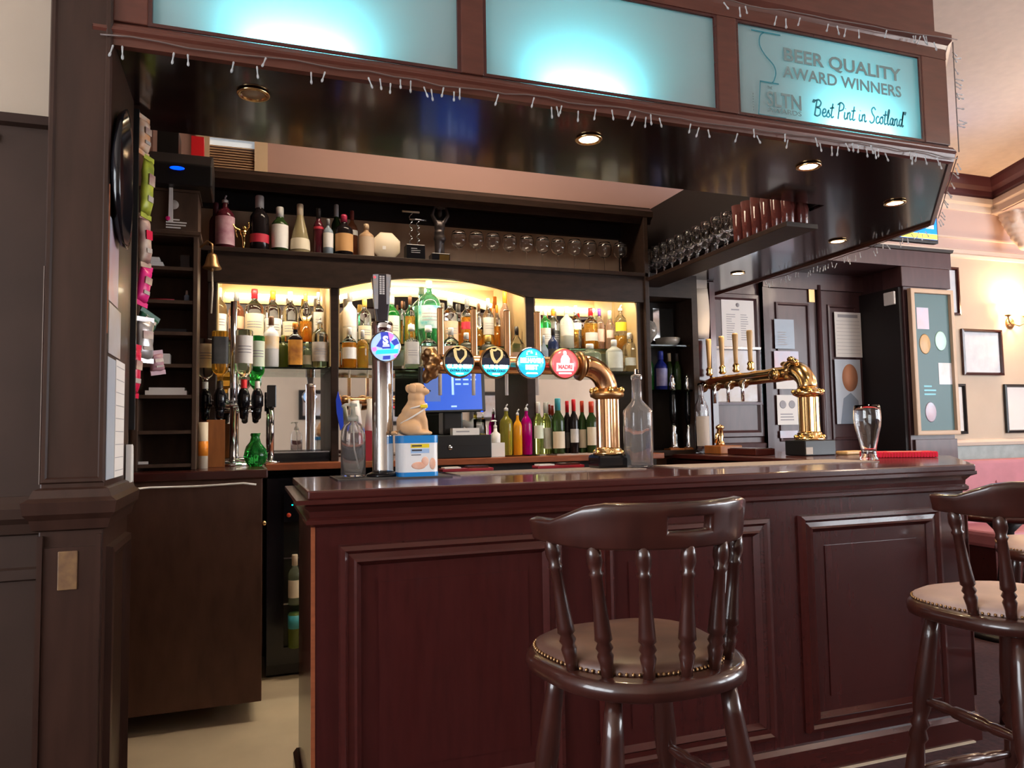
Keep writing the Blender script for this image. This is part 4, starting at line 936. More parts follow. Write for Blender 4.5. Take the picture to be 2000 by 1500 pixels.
# ------------------------------------------------------------------ beer fonts
TOPZ = 1.111
def fluted(mb, c, r, z0, z1, n=16):
    pts = []
    m = n*3; P = []
    for i in range(m):
        a = 2*math.pi*i/m; k = r*(1 if i % 3 else .93); P.append((c[0]+k*math.cos(a), c[1]+k*math.sin(a)))
    mb.prism(P, z0, z1)
def badge(parent, x, y, z, r, kind):
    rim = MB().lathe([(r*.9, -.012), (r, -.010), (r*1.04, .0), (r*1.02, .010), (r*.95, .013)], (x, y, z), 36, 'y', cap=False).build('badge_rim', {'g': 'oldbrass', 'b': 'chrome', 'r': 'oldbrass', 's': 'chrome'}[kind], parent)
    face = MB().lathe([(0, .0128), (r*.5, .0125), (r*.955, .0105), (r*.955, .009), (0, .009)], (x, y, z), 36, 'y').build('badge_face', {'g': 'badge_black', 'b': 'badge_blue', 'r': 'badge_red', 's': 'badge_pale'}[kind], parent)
    yf = y-.0132
    def poly(pts, m, name, d=.0):
        MB().prism([(x+a*r, z+b*r) for a, b in pts], yf-.0008-d, yf-d, 'xz').build(name, m, face)
    def chord(z0, z1, k=.93): # band across the disc
        out = []
        for i in range(9):
            b = z0+(z1-z0)*i/8; out.append((math.sqrt(max(0, k*k-b*b)), b))
        return out+[(-a, b) for a, b in reversed(out)]
    if kind == 'g':
        poly(chord(-.93, -.18), 'badge_cyan', 'lower_band'); poly(chord(-.18, .28), 'badge_navy', 'middle_band')
        h = MB(); q = ((x, yf-.001, z), X, Z, (0, -1, 0))
        h.ribbon([(-.33*r, .82*r), (-.05*r, .76*r), (.12*r, .86*r), (.42*r, .72*r)], .12*r, *q); h.ribbon([(-.30*r, .78*r), (-.22*r, .3*r), (.0, -.02*r)], .20*r, *q)
        h.ribbon([(.40*r, .70*r), (.38*r, .35*r), (.0, -.05*r)], .16*r, *q); h.build('harp_emblem', 'harp_gold', face)
        lettering('badge_lettering', 'GUINNESS', .02, 'badge_white', face, (x-.82*r, yf-.002, z-.40*r), bold=.0012, width=1.64*r, height=.26*r)
        lettering('badge_lettering', 'EXTRA COLD', .012, 'badge_navy', face, (x-.62*r, yf-.002, z-.62*r), bold=.0004, width=1.24*r, height=.14*r)
        poly([(-.25, -.80), (.25, -.80), (.25, -.70), (-.25, -.70)], 'badge_white', 'small_print', .001)
    elif kind == 'b':
        lettering('badge_lettering', 'BELHAVEN', .02, 'badge_white', face, (x-.80*r, yf-.001, z+.02*r), bold=.0014, width=1.60*r, height=.34*r)
        lettering('badge_lettering', 'BEST', .02, 'badge_white', face, (x-.44*r, yf-.001, z-.42*r), bold=.0014, width=.88*r, height=.34*r)
        for a, w_, b in ((0, .09, .62), (-.32, .06, .52), (.32, .06, .52)): poly([(a-w_, b), (a+w_, b), (a, b+.2)], 'badge_white', 'crown_emblem')
        poly([(-.4, .40), (.4, .40), (.4, .43), (-.4, .43)], 'badge_white', 'small_print'); poly([(-.42, -.72), (.42, -.72), (.36, -.62), (-.36, -.62)], 'badge_white', 'small_print')
    elif kind == 'r':
        poly([(-.30, .02), (.32, .02), (.36, .30), (.22, .52), (.10, .58), (.13, .68), (.08, .82), (-.06, .84), (-.12, .72), (-.08, .58), (-.2, .48), (-.3, .25)], 'badge_white', 'figure_emblem')
        poly([(-.62, -.52), (.60, -.48), (.62, .02), (-.60, .02)], 'badge_white', 'name_band')
        lettering('badge_lettering', 'MADRI', .02, 'badge_red', face, (x-.50*r, yf-.002, z-.36*r), bold=.0012, width=1.0*r, height=.30*r)
        poly([(-.45, -.70), (.45, -.70), (.45, -.60), (-.45, -.60)], 'badge_white', 'small_print')
    else:
        for pts, m in (([(.12, .95), (.55, .74), (.35, .35), (.18, .3)], 'badge_pink'), ([(.35, .35), (.70, .55), (.88, .22), (.55, .05)], 'badge_violet'),
                       ([(-.62, .0), (-.3, .5), (-.2, .5), (-.2, -.1)], 'badge_violet'), ([(.2, .3), (.6, .05), (.5, -.15), (.2, -.15)], 'badge_cyan'),
                       ([(-.9, -.1), (-.62, -.05), (-.55, -.28), (-.84, -.35)], 'badge_pink'), ([(.5, -.55), (.8, -.45), (.62, -.75)], 'badge_pink'), ([(-.66, -.52), (.78, -.42), (.82, -.14), (-.60, -.24)], 'badge_cyan')):
            poly(pts, m, 'facet')
        poly([(-.34, .92), (.16, .94), (.34, -.12), (-.22, -.16)], 'badge_violet', 'name_band', .0009)
        poly([(-.2, -.86), (.28, -.82), (.30, -.58), (-.18, -.62)], 'badge_violet', 'foot_band', .0009)
        lettering('badge_lettering', 'S', .03, 'badge_white', face, (x-.19*r, yf-.003, z+.18*r), bold=.0014, width=.36*r, height=.55*r)
        poly([(-.20, -.02), (.24, .0), (.24, .07), (-.20, .05)], 'badge_white', 'small_print', .0018); poly([(-.18, .09), (.22, .11), (.22, .15), (-.18, .13)], 'badge_white', 'small_print', .0018)
fa_ = thing('brass_beer_font', 'brass bridge beer font with four round badges on its pipe and a fluted column', 'beer font')
CX, CY = 1.467, 2.92
MB().box(CX-.072, CX+.072, CY-.062, CY+.062, TOPZ, 1.172).build('base_block', 'black_gloss', fa_, bevel=.014)
MB().lathe([(.066, 1.172), (.066, 1.180), (.056, 1.186), (.058, 1.194), (.050, 1.202)], (CX, CY, 0), 28).build('lower_collar', 'brass', fa_)
m = MB(); fluted(m, (CX, CY), .050, 1.198, 1.412); m.build('column', 'copper_brass', fa_)
MB().lathe([(.050, 1.408), (.060, 1.414), (.072, 1.420), (.074, 1.434), (.060, 1.442), (.052, 1.452)], (CX, CY, 0), 28).build('upper_collar', 'oldbrass', fa_)
for k in range(6):
    a = k*math.pi/3+.3
    MB().ball((CX+.066*math.cos(a), CY+.066*math.sin(a), 1.447), .014, 10).build('collar_nut', 'gold', fa_); MB().ball((CX+.060*math.cos(a), CY+.056*math.sin(a), 1.182), .010, 10).build('base_nut', 'gold', fa_)
m = MB(); m.tube([(1.362+.105*math.cos(math.radians(a)), CY, 1.446+.106*math.sin(math.radians(a))) for a in range(0, 91, 9)], [.047]*11, 18); m.build('elbow', 'copper_brass', fa_)
MB().lathe([(.046, -.012), (.060, -.010), (.064, .002), (.056, .010), (.044, .016)], (1.340, CY, 1.552), 24, 'x').build('flange', 'oldbrass', fa_)
m = MB(); m.lathe([(.038, 0), (.040, .06), (.038, .12), (.038, .52), (.041, .58), (.038, .64)], (.705, CY, 1.552), 22, 'x'); m.build('cross_pipe', 'copper_brass', fa_)
for x_ in (.80, .95, 1.10): MB().lathe([(.040, -.008), (.044, -.005), (.044, .005), (.040, .008)], (x_, CY, 1.552), 22, 'x').build('pipe_ring', 'brass', fa_)
fn = MB(); rn = random.Random(3)
fn.ball((.70, CY, 1.552), (.040, .045, .045))
for k in range(9):
    a = k*2*math.pi/9; fn.ball((.690-.012*(k % 2), CY+.045*math.cos(a), 1.552+.050*math.sin(a)), (.026, .018, .022), 10)
for k in range(5): fn.ball((.672, CY-.02+.01*k, 1.60-.028*k), (.016, .014, .016), 8)
soften(fn.build('leaf_finial', 'oldbrass', fa_), .006, 2)
HX = (.767, .915, 1.066, 1.21)
for i, (x_, kd) in enumerate(zip(HX, 'ggbr')):
    MB().tube([(x_, CY-.03, 1.552), (x_, 2.795, 1.549)], .020, 12).build('badge_stem', 'oldbrass', fa_)
    badge(fa_, x_, 2.79, 1.548, .0615, kd)
    MB().tube([(x_, CY+.03, 1.555), (x_, 3.03, 1.565), (x_, 3.075, 1.57)], .014, 10).build('tap_body', 'brass', fa_)
    if i < 3 or True:
        MB().obox((x_, 3.075, 1.70), (.0135, 0, 0), (0, .009, 0), (0, 0, .108)).build('tap_handle', 'copper_brass', fa_, bevel=.005)
    MB().tube([(x_, 3.085, 1.565), (x_, 3.09, 1.50), (x_, 3.09, 1.435)], .008, 8).build('spout', 'white_plastic', fa_)

sf = thing('silver_beer_font', 'tall chrome beer font with round S badge and multicoloured handle', 'beer font', (.482, 2.85, TOPZ))
MB().lathe([(.062, 0), (.062, .012), (.052, .018), (.046, .020)], n=32).build('base_plate', 'black_gloss', sf)
MB().lathe([(.042, .018), (.040, .03), (.039, .56), (.041, .565), (.041, .585), (.036, .592), (0, .594)], n=36).build('column', 'chrome', sf)
MB().tube([(0, -.036, .488), (0, -.062, .488)], .018, 14).build('badge_stem', 'chrome', sf)
badge(sf, -.002, -.074, .488, .0575, 's')
h = MB().prism([(-.023, .59), (.021, .59), (.030, .70), (.034, .765), (.028, .778), (-.034, .775), (-.040, .76), (-.034, .68)], -.016, .016, 'xz').build('tap_handle', 'handle_multi', sf, bevel=.005)
MB().prism([(-.032, .64), (-.018, .64), (-.016, .774), (-.037, .772)], -.0172, -.015, 'xz').build('handle_side_stripe', 'handle_pale', h)
MB().prism([(.014, .66), (.026, .66), (.031, .774), (.014, .776)], -.0172, -.015, 'xz').build('handle_side_stripe', 'handle_pale', h)
MB().ball((-.030, -.016, .762), (.007, .002, .007), 10).build('handle_dot', 'badge_red', h)
m = MB()
for k in range(9):
    for xx in (-.008, .003): m.obox((xx, -.0168, .700+k*.0082), (.0042, 0, 0), (0, .0006, 0), (0, 0, .0030))
m.build('handle_lettering', 'paper', h)

fb = thing('brass_swan_font', 'ornate brass font with four pale wooden tap handles on the side counter', 'beer font')
FX, FY = 3.10, 3.56
MB().box(FX-.11, FX+.11, FY-.085, FY+.085, TOPZ, 1.20).build('base_block', 'black', fb, bevel=.006)
MB().box(FX-.105, FX-.06, FY-.09, FY-.084, 1.12, 1.16).build('base_plate', 'paper_dim', fb)
MB().lathe([(.085, 1.20), (.085, 1.21), (.066, 1.225), (.070, 1.238), (.057, 1.25)], (FX, FY, 0), 28).build('lower_collar', 'brass', fb)
m = MB(); fluted(m, (FX, FY), .057, 1.245, 1.455); m.build('column', 'brass', fb)
MB().lathe([(.057, 1.450), (.072, 1.458), (.086, 1.466), (.086, 1.482), (.068, 1.494), (.056, 1.51)], (FX, FY, 0), 28).build('upper_collar', 'brass', fb)
for k in range(8):
    a = k*math.pi/4+.2
    MB().ball((FX+.080*math.cos(a), FY+.080*math.sin(a), 1.484), .014, 10).build('collar_nut', 'gold', fb); MB().ball((FX+.076*math.cos(a), FY+.076*math.sin(a), 1.220), .013, 10).build('base_nut', 'gold', fb)
m = MB(); m.tube([(FX, FY+.115-.115*math.cos(math.radians(a)), 1.50+.115*math.sin(math.radians(a))) for a in range(0, 91, 9)], [.055, .055, .055, .055, .055, .056, .057, .058, .058, .056, .052], 18); m.build('swan_neck', 'brass', fb)
fn = MB(); fn.ball((FX, FY+.13, 1.645), (.04, .07, .04))
for k in range(6): fn.ball((FX-.03+.012*k, FY+.06+.035*k, 1.665+.012*math.sin(k*1.3)), (.022, .026, .018), 10)
fn.ball((FX-.03, FY+.10, 1.685), (.018, .030, .018)); fn.ball((FX-.045, FY+.24, 1.60), (.02, .05, .04))
soften(fn.build('acanthus_scroll', 'brass', fb), .007, 2)
m = MB(); m.tube([(FX, FY+.10+.0845*k, 1.605-.001*k) for k in range(12)], [.046, .044, .047, .043, .046, .043, .046, .043, .046, .043, .045, .030], 18); m.build('cross_pipe', 'brass', fb)
for y_ in (4.08, 4.235, 4.39, 4.545):
    MB().lathe([(.016, 0), (.026, .012), (.018, .03), (.024, .045), (.016, .06)], (FX, y_, 1.652), 14).build('tap_collar', 'gold', fb)
    MB().lathe([(.013, 0), (.015, .06), (.018, .15), (.020, .20), (.017, .212), (0, .214)], (FX, y_, 1.705), 14).build('tap_handle', 'pine', fb)
    MB().tube([(FX-.01, y_, 1.60), (FX-.06, y_, 1.575), (FX-.07, y_, 1.53), (FX-.07, y_, 1.45)], .011, 8).build('spout', 'chrome', fb)
    MB().ball((FX-.03, y_+.04, 1.565), (.035, .035, .030), 10).build('drop_ornament', 'oldbrass', fb)

def hand_pull(x, y, label):
    t = thing('hand_pull', label, 'beer pump', (x, y, TOPZ), 0, 'silver topped hand pulls')
    MB().box(-.055, .055, -.045, .045, 0, .035).build('base', 'wood_orange', t, bevel=.004)
    MB().lathe([(.035, .035), (.03, .05), (.022, .09), (.028, .12), (.018, .15), (.022, .18), (.014, .20)], n=16).build('pump_body', 'chrome', t)
    MB().lathe([(.013, .20), (.022, .24), (.025, .30), (.020, .40), (.015, .43)], n=16).build('handle', 'black_gloss', t)
    MB().lathe([(.015, .43), (.024, .44), (.018, .46), (.025, .475), (.015, .50), (.018, .515), (.004, .55), (0, .553)], n=14).build('finial', 'chrome', t)
hand_pull(2.765, 4.50, 'silver topped black hand pull beside the large clear bottle, left of two')
hand_pull(2.885, 4.50, 'silver topped black hand pull, right of the two by the side counter')
br = thing('brass_pump', 'small brass pump clamped on an orange wooden block on side counter', 'beer pump', (2.95, 4.20, TOPZ))
MB().box(-.085, .085, -.09, .09, 0, .055).build('wooden_block', 'wood_orange', br, bevel=.006)
MB().lathe([(.032, .055), (.028, .07), (.018, .09), (.024, .12), (.020, .16), (.028, .165), (.028, .18), (.012, .19), (0, .195)], (-.02, 0, 0), 18).build('pump_body', 'brass', br)
MB().tube([(-.02, 0, .12), (-.06, -.02, .13), (-.07, -.02, .07)], .010, 8).build('spout', 'brass', br)
# ------------------------------------------------------------------ things standing on the front counter
tin = thing('collection_tin', 'blue and white charity collection tin under the dog figure', 'collection tin', (.600, 2.80, TOPZ+.004))
def rr(w, d, r, n=6):
    P = []
    for cx, cy, a0 in ((w-r, d-r, 0), (-w+r, d-r, 90), (-w+r, -d+r, 180), (w-r, -d+r, 270)):
        for i in range(n+1):
            a = math.radians(a0+90*i/n); P.append((cx+r*math.cos(a), cy+r*math.sin(a)))
    return P
MB().prism(rr(.074, .052, .022), .014, .128).build('body', 'tin_white', tin); MB().prism(rr(.0755, .0535, .023), 0, .016).build('base_band', 'tin_blue', tin)
MB().prism(rr(.0755, .0535, .023), .124, .152).build('lid', 'tin_blue', tin)
MB().box(-.032, .038, -.0528, -.0515, .106, .120).build('yellow_label', 'tin_yellow', tin); MB().box(-.032, .038, -.0528, -.0515, .086, .102).build('blue_label', 'tin_sky', tin)
m = MB(); textlines(m, -.028, .034, .108, .119, -.0528, 1, .5); textlines(m, -.028, .034, .092, .102, -.0528, 1, .6); textlines(m, -.03, .03, .076, .083, -.0518, 1, .4); m.build('label_print', 'ink', tin)
m = MB(); m.ball((-.002, -.0522, .040), (.028, .0018, .014)); m.ball((.022, -.0522, .055), (.014, .0018, .018)); m.ball((.05, -.0522, .046), (.012, .0018, .022)); m.build('puppy_picture', 'pup_pink', tin)

dog = thing('dog_figure', 'tan sitting dog figure with white harness on top of the blue tin', 'dog figure', (.592, 2.80, TOPZ+.157)); dog.scale = (1.30, 1.30, 1.06)
b = MB(); Rz = lambda a, ax='Y': Matrix.Rotation(math.radians(a), 3, ax)
b.ball((-.012, .004, .045), (.040, .034, .046)); b.ball((-.002, -.002, .075), (.037, .031, .044), rot=Rz(8)); b.ball((.006, -.004, .105), (.030, .026, .032))
b.ball((.006, -.006, .135), (.026, .023, .028)); b.ball((.008, -.006, .163), (.028, .025, .025)); b.ball((.028, -.012, .156), (.017, .015, .013), rot=Rz(12)); b.ball((.037, -.014, .154), (.008, .010, .009))
for s_ in (-1, 1):
    b.ball((-.016, s_*.026, .026), (.032, .016, .028)); b.ball((.014, s_*.026, .008), (.024, .010, .009))
    b.tube([(.014, s_*.013, .085), (.026, s_*.015, .05), (.030, s_*.015, .012)], [.015, .012, .010], 10); b.ball((.038, s_*.015, .007), (.015, .010, .008))
b.tube([(-.05, 0, .01), (-.065, -.012, .008), (-.055, -.030, .008)], [.009, .008, .005], 8)
soften(b.build('body', 'dog_tan', dog), .0035, 5)
for s_ in (-1, 1):
    e = MB(); e.ball((-.008, s_*.021-.004, .166), (.013, .005, .018), rot=Rz(-20)); e.build('ear', 'dog_tan', dog)
    MB().ball((.026, s_*.0125-.009, .170), .0030, 8).build('eye', 'ink', dog)
MB().ball((.045, -.014, .158), (.0035, .0045, .0035), 8).build('nose', 'ink', dog)
MB().tube([(.006+.030*math.cos(a), -.004+.027*math.sin(a), .101+.010*math.cos(a)) for a in [i*math.pi/10 for i in range(21)]], .0032, 6).build('harness_strap', 'paper', dog)
MB().tube([(-.004+.040*math.cos(a), -.001+.034*math.sin(a), .070+.030*math.cos(a)) for a in [i*math.pi/10 for i in range(21)]], .0030, 6).build('harness_strap', 'paper', dog)
MB().box(.012, .034, -.034, -.026, .096, .108).build('collar_tag', 'tin_yellow', dog, bevel=.002)

sb_ = thing('pump_bottle', 'clear sanitiser pump bottle at left end of the counter', 'pump bottle', (.371, 2.85, TOPZ+.005))
MB().lathe([(0, 0), (.042, 0), (.046, .006), (.046, .15), (.043, .175), (.034, .195), (.020, .205), (.017, .215), (.014, .215), (.017, .203), (.032, .192), (.040, .174), (.043, .15), (.043, .012), (0, .010)], n=28).build('bottle_body', 'glass_hazy', sb_)
MB().lathe([(.020, .208), (.020, .228), (.010, .232), (.007, .262), (.015, .264), (.015, .274), (0, .276)], n=18).build('pump_collar', 'g_frost2', sb_)
MB().tube([(0, 0, .270), (-.03, -.012, .270), (-.042, -.016, .262)], .0055, 8).build('nozzle', 'g_frost2', sb_); MB().tube([(0, 0, .21), (.004, 0, .10), (.022, 0, .02)], .003, 6).build('dip_tube', 'white_plastic', sb_)

big = thing('large_clear_bottle', 'large empty clear glass bottle beside the brass font column', 'bottle', (1.575, 2.85, TOPZ+.004))
MB().lathe([(0, .0), (.046, 0), (.052, .006), (.052, .232), (.050, .245), (.020, .285), (.018, .30), (.017, .375), (.020, .378), (.020, .392), (.016, .395), (.0135, .395), (.014, .30), (.017, .283), (.046, .243), (.048, .23), (.048, .012), (0, .010)], n=24, sq=5).build('glass_body', 'glass_hazy', big)
MB().lathe([(.014, .385), (.019, .396), (.010, .400), (.009, .42), (.0, .421)], n=12).build('stopper', 'chrome', big)
sm_ = thing('clear_label_bottle', 'empty clear bottle with pale label beside the hand pulls', 'bottle', (2.90, 4.36, TOPZ))
MB().lathe([(0, .0), (.044, 0), (.048, .006), (.048, .28), (.044, .32), (.022, .37), (.018, .40), (.018, .455), (.022, .46), (.022, .475), (.018, .475), (.015, .40), (.019, .37), (.041, .32), (.045, .28), (.045, .01), (0, .008)], n=22).build('glass_body', 'glass', sm_)
MB().lathe([(.0485, .05), (.0485, .25)], n=16, arc=(math.pi*1.05, math.pi*1.95)).build('label', 'paper_dim', sm_)

pg = thing('pint_glass', 'tall empty tulip pint glass at right end of the counter', 'glass', (2.80, 2.82, TOPZ+.002))
MB().lathe([(0, 0), (.040, 0), (.042, .006), (.034, .02), (.034, .05), (.044, .10), (.058, .16), (.062, .20), (.060, .235), (.056, .262), (.0535, .262), (.0575, .235), (.0595, .20), (.055, .16), (.041, .10), (.031, .055), (.030, .030), (0, .026)], n=28).build('glass_body', 'glass', pg)
rt = thing('bar_towel', 'red lettered bar towel folded on the counter right of the pint glass', 'bar towel', (3.19, 3.02, TOPZ), math.radians(58))
MB().box(-.075, .075, -.17, .17, 0, .030).build('cloth', 'red_towel', rt, bevel=.006)
m = MB()
for k in range(24): m.box(-.0765, -.075, -.165+k*.0138, -.159+k*.0138, .001, .029)
m.build('hem', 'bag_crimson', rt)
MB().box(-.06, -.02, -.10, .06, .030, .0308).build('printed_band', 'pup_pink', rt)
mt = MB().box(.30, .72, 2.72, 3.0, TOPZ-.001, TOPZ+.004).build('drip_mat', 'rubber_mat'); tag(mt, 'dark rubber drip mat under the chrome font and tin', 'mat')
tw = MB().box(.76, 1.56, 2.76, 3.0, TOPZ-.001, TOPZ+.0035).build('bar_runner', 'towel_grey'); tag(tw, 'greyish terry bar runner under the brass beer font', 'bar runner')
tw = MB().box(1.72, 2.72, 2.68, 2.98, TOPZ-.001, TOPZ+.0035).build('bar_runner', 'towel_grey'); tag(tw, 'greyish bar runner left of the pint glass', 'bar runner')
for x_, y_, lb in ((.86, 3.03, 'red-brown'), (1.28, 3.035, 'maroon')):
    k = thing('coaster_stack', '%s coaster tray on the counter %s' % (lb, 'right of the blue tin' if x_ < 1 else 'left of the brass column'), 'coaster', (x_, y_, TOPZ+.004))
    MB().box(-.11, .11, -.035, .035, 0, .012).build('tray', 'box_red', k, bevel=.002); MB().box(-.10, -.03, -.03, .03, .012, .018).build('beer_mat', 'paper', k); MB().box(.0, .09, -.03, .03, .012, .020).build('beer_mat', 'mahogany', k)
wp = thing('wooden_board', 'small pale wooden paddle on side counter right of the ornate font', 'board', (3.34, 3.50, TOPZ), .2)
MB().box(-.09, .07, -.04, .04, 0, .022).build('blade', 'pine', wp, bevel=.008); MB().box(.07, .13, -.012, .012, .004, .018).build('grip', 'pine', wp, bevel=.004)
bx_ = thing('drip_tray', 'dark red drip tray on the side counter before the ornate font', 'tray', (2.93, 3.86, TOPZ))
MB().box(-.09, .05, -.14, .14, 0, .04).build('tray_body', 'mahogany', bx_, bevel=.004); MB().box(-.08, .04, -.13, .13, .04, .043).build('grille', 'steel', bx_)

# ------------------------------------------------------------------ back counter clutter
ti = thing('till', 'black till with blue touch screen on a cash drawer', 'till', (1.14, 4.30, 1.131))
MB().box(-.195, .195, -.15, .15, 0, .132).build('cash_drawer', 'black', ti, bevel=.005)
MB().box(-.17, .17, -.153, -.149, .070, .074).build('drawer_gap', 'dark_recess', ti); MB().lathe([(0, .003), (.013, .003), (.014, 0)], (-.055, -.151, .062), 16, 'y').build('lock', 'steel', ti)
MB().box(-.06, .06, -.02, .10, .132, .27).build('stand', 'black', ti, bevel=.01)
sc0 = MB().obox((-.01, -.045, .40), (.205, .03, .004), (0, .012, .135), (-.002, .014, -.001)).build('screen_case', 'black', ti, bevel=.006)
n_ = Vector((.205, .03, .004)).cross(Vector((0, .012, .135))).normalized(); o_ = Vector((-.01, -.045, .40))+n_*.0150
U_, V_ = Vector((.205, .03, .004)), Vector((0, .012, .135))
MB().obox(o_, U_*.88, V_*.90, n_*.0012).build('screen', 'screen_blue', sc0)
m = MB(); rn = random.Random(5)
for r_, cs_ in ((.62, 3), (.42, 3), (.22, 2), (-.75, 1)):
    for k in range(cs_): m.obox(o_+n_*.0016+U_*(.15+.24*k-(.15 if cs_ == 1 else 0))+V_*r_, U_*.085, V_*.035, n_*.0004)
m.build('screen_text', 'screen_light', sc0)
MB().obox(o_+n_*.0016-U_*.62+V_*.15, U_*.22, V_*.68, n_*.0004).build('screen_panel', 'screen_dim', sc0); MB().obox(o_+n_*.0018-U_*.02+V_*.30, U_*.035, V_*.55, n_*.0004).build('screen_bar', 'screen_light', sc0)
MB().obox(o_+U_*.86-V_*1.0+n_*.004, (.006, 0, 0), (0, .003, 0), (0, 0, .003)).build('power_light', 'led_blue', sc0)
MB().box(-.03, .13, -.12, -.06, .132, .172).build('name_card', 'paper', ti); m = MB(); textlines(m, -.01, .12, .140, .165, -.1201, 1, .3); m.build('card_print', 'ink_grey', ti)
def simple(name, label, cat, loc, parts, rz=0, group=None):
    t = thing(name, label, cat, loc, rz, group)
    for nm, mb, mt_ in parts: mb.build(nm, mt_, t)
    return t
simple('glass_jar', 'small glass jar of receipts on top of the cash drawer', 'jar', (1.295, 4.26, 1.264), [('jar_body', MB().lathe([(0, 0), (.034, 0), (.036, .004), (.036, .09), (.034, .092), (.033, .006), (0, .005)], n=18), 'glass_thin'), ('contents', MB().lathe([(0, .008), (.030, .008), (.030, .05), (0, .05)], n=14), 'ink_grey')])
simple('receipt_roll', 'crumpled white receipts beside the till screen', 'paper', (1.22, 4.36, 1.264), [('paper_curl', MB().tube([(-.05, 0, .04), (0, -.02, .07), (.05, 0, .05), (.08, .01, .09)], [.03, .022, .03, .018], 7), 'paper')])
simple('white_pump_bottle', 'small white pump bottle standing on a white box right of till', 'pump bottle', (1.39, 4.25, 1.215), [('bottle_body', MB().lathe([(0, 0), (.028, 0), (.03, .004), (.03, .05), (.012, .065), (.010, .085)], n=16), 'white_plastic'), ('pump', MB().lathe([(.010, .085), (.012, .10), (.005, .105), (.005, .125), (.012, .128), (0, .135)], n=12).tube([(0, 0, .13), (-.03, -.01, .128)], .005, 6), 'white_plastic')])
simple('white_box', 'white card box under the small pump bottle', 'box', (1.39, 4.25, 1.131), [('carton', MB().box(-.045, .045, -.04, .04, 0, .083), 'card_white')])
simple('black_tray', 'long low black tray before the left bay mirror', 'tray', (.265, 4.40, 1.131), [('tray_body', MB().box(-.165, .165, -.09, .09, 0, .055), 'black_gloss'), ('chrome_lip', MB().box(-.165, .165, -.092, -.085, .05, .057), 'steel')])
gj = simple('green_jug', 'bright green glass jug on the worktop at foot of the optic stand', 'jug', (.035, 3.98, 1.126), [('jug_body', MB().lathe([(0, 0), (.032, 0), (.050, .02), (.058, .05), (.050, .085), (.026, .115), (.018, .145), (.024, .165), (.021, .165), (.014, .14), (0, .135)], n=22), 'g_green')])
simple('red_menu_box', 'dark red box standing behind the chrome font on back counter', 'box', (.655, 4.26, 1.131), [('carton', MB().box(-.045, .045, -.05, .05, 0, .165), 'box_red')])
simple('rolled_papers', 'white rolled paper napkins fanned behind the chrome font', 'napkins', (.625, 4.30, 1.297), [('roll', MB().tube([(-.035, .0, 0), (-.055, .01, .17)], .026, 10), 'paper'), ('roll', MB().tube([(.02, .0, .0), (.045, .01, .18)], .024, 10), 'paper')])
simple('blue_cloth', 'bright blue cloth hanging from the bay divider', 'cloth', (.492, 4.262, 1.30), [('fold', MB().prism([(-.008, 0), (.01, .02), (.006, .12), (-.02, .22), (-.032, .17), (-.028, .10)], -.008, .006, 'xz'), 'fabric_blue')])
fg = thing('bottle_fridge', 'black glass fronted bottle fridge under the back counter', 'fridge', (.36, 4.18, .02))
MB().box(-.265, .30, .04, .46, 0, 1.03).build('cabinet', 'black', fg); MB().frame((-.265, .04, .06), X, Z, (0, -1, 0), .565, .97, [(0, 0), (0, .035), (.085, .035), (.085, .01)]).build('door_frame', 'black_gloss', fg)
MB().box(-.18, .215, .028, .032, .145, .80).build('door_glass', 'glass_thin', fg); MB().box(-.18, .215, -.004, .038, .80, .945).build('top_panel', 'black_gloss', fg)
MB().box(-.14, -.10, -.006, -.003, .885, .890).build('temperature_display', 'led_cyan', fg); MB().ball((-.155, -.006, .835), (.012, .006, .012), 12).build('control_knob', 'c_redor', fg)
for z_ in (.36, .60): MB().box(-.18, .215, .031, .037, z_, z_+.008).build('shelf_edge', 'steel', fg)
for x_, z0_, h_, c_, lb in ((-.125, .37, .26, 'palegreen', 'white wine bottle on middle shelf of the fridge, left'), (-.035, .37, .26, 'olive', 'green wine bottle on middle shelf of the fridge, right'), (-.125, .15, .20, 'teal', 'turquoise and yellow can on bottom shelf of the fridge, left'), (-.045, .15, .20, 'teal', 'turquoise and yellow can on bottom shelf of the fridge, right')):
    if c_ != 'teal': bottle('wine', .36+x_, 4.175-.02, .02+z0_, h_, .034, c_, None, (.15, .5, 'cream'), 'cream', lb, 'drinks in the fridge')
    else:
        t = thing('drink_can', lb, 'can', (.36+x_, 4.155, .02+z0_), 0, 'drinks in the fridge'); MB().lathe([(0, 0), (.03, 0), (.034, .008), (.034, .17), (.028, .18), (0, .18)], n=18).build('can_body', 'g_ygreen', t); MB().lathe([(.0345, .10), (.0345, .168)], n=18).build('turquoise_band', 'c_teal2', t)
# ------------------------------------------------------------------ top shelf ornaments
pl = thing('octagonal_plate', 'cream octagonal plate propped upright on the top shelf', 'plate', (.765, 4.36, 2.299))
MB().lathe([(0, .012), (.062, .010), (.070, .004), (.087, .0), (.090, -.004), (.066, -.004), (0, .004)], (0, 0, .088), 8, 'y', rot=math.pi/8).build('dish', 'c_cream', pl)
MB().box(-.025, -.005, -.014, -.011, .065, .085).build('price_tag', 'paper', pl)
pq = thing('award_plaque', 'black award block with two twisted wire corkscrew figures on top shelf', 'trophy', (.930, 4.335, 2.299))
MB().box(-.058, .055, -.04, .04, 0, .095).build('block', 'black_gloss', pq, bevel=.004); m = MB(); textlines(m, -.03, .03, .04, .075, -.0402, 3, .3); m.build('engraving', 'ink_grey', pq)
for dx, zt in ((-.022, .30), (.022, .255)):
    MB().tube([(dx+.010*math.cos(k*1.3), .010*math.sin(k*1.3), .095+(zt-.095)*k/20) for k in range(21)], .0028, 6).build('corkscrew', 'steel', pq); MB().tube([(dx-.052, 0, zt), (dx+.052, 0, zt)], .006, 8).build('crossbar', 'steel' if dx > 0 else 'c_cream', pq)
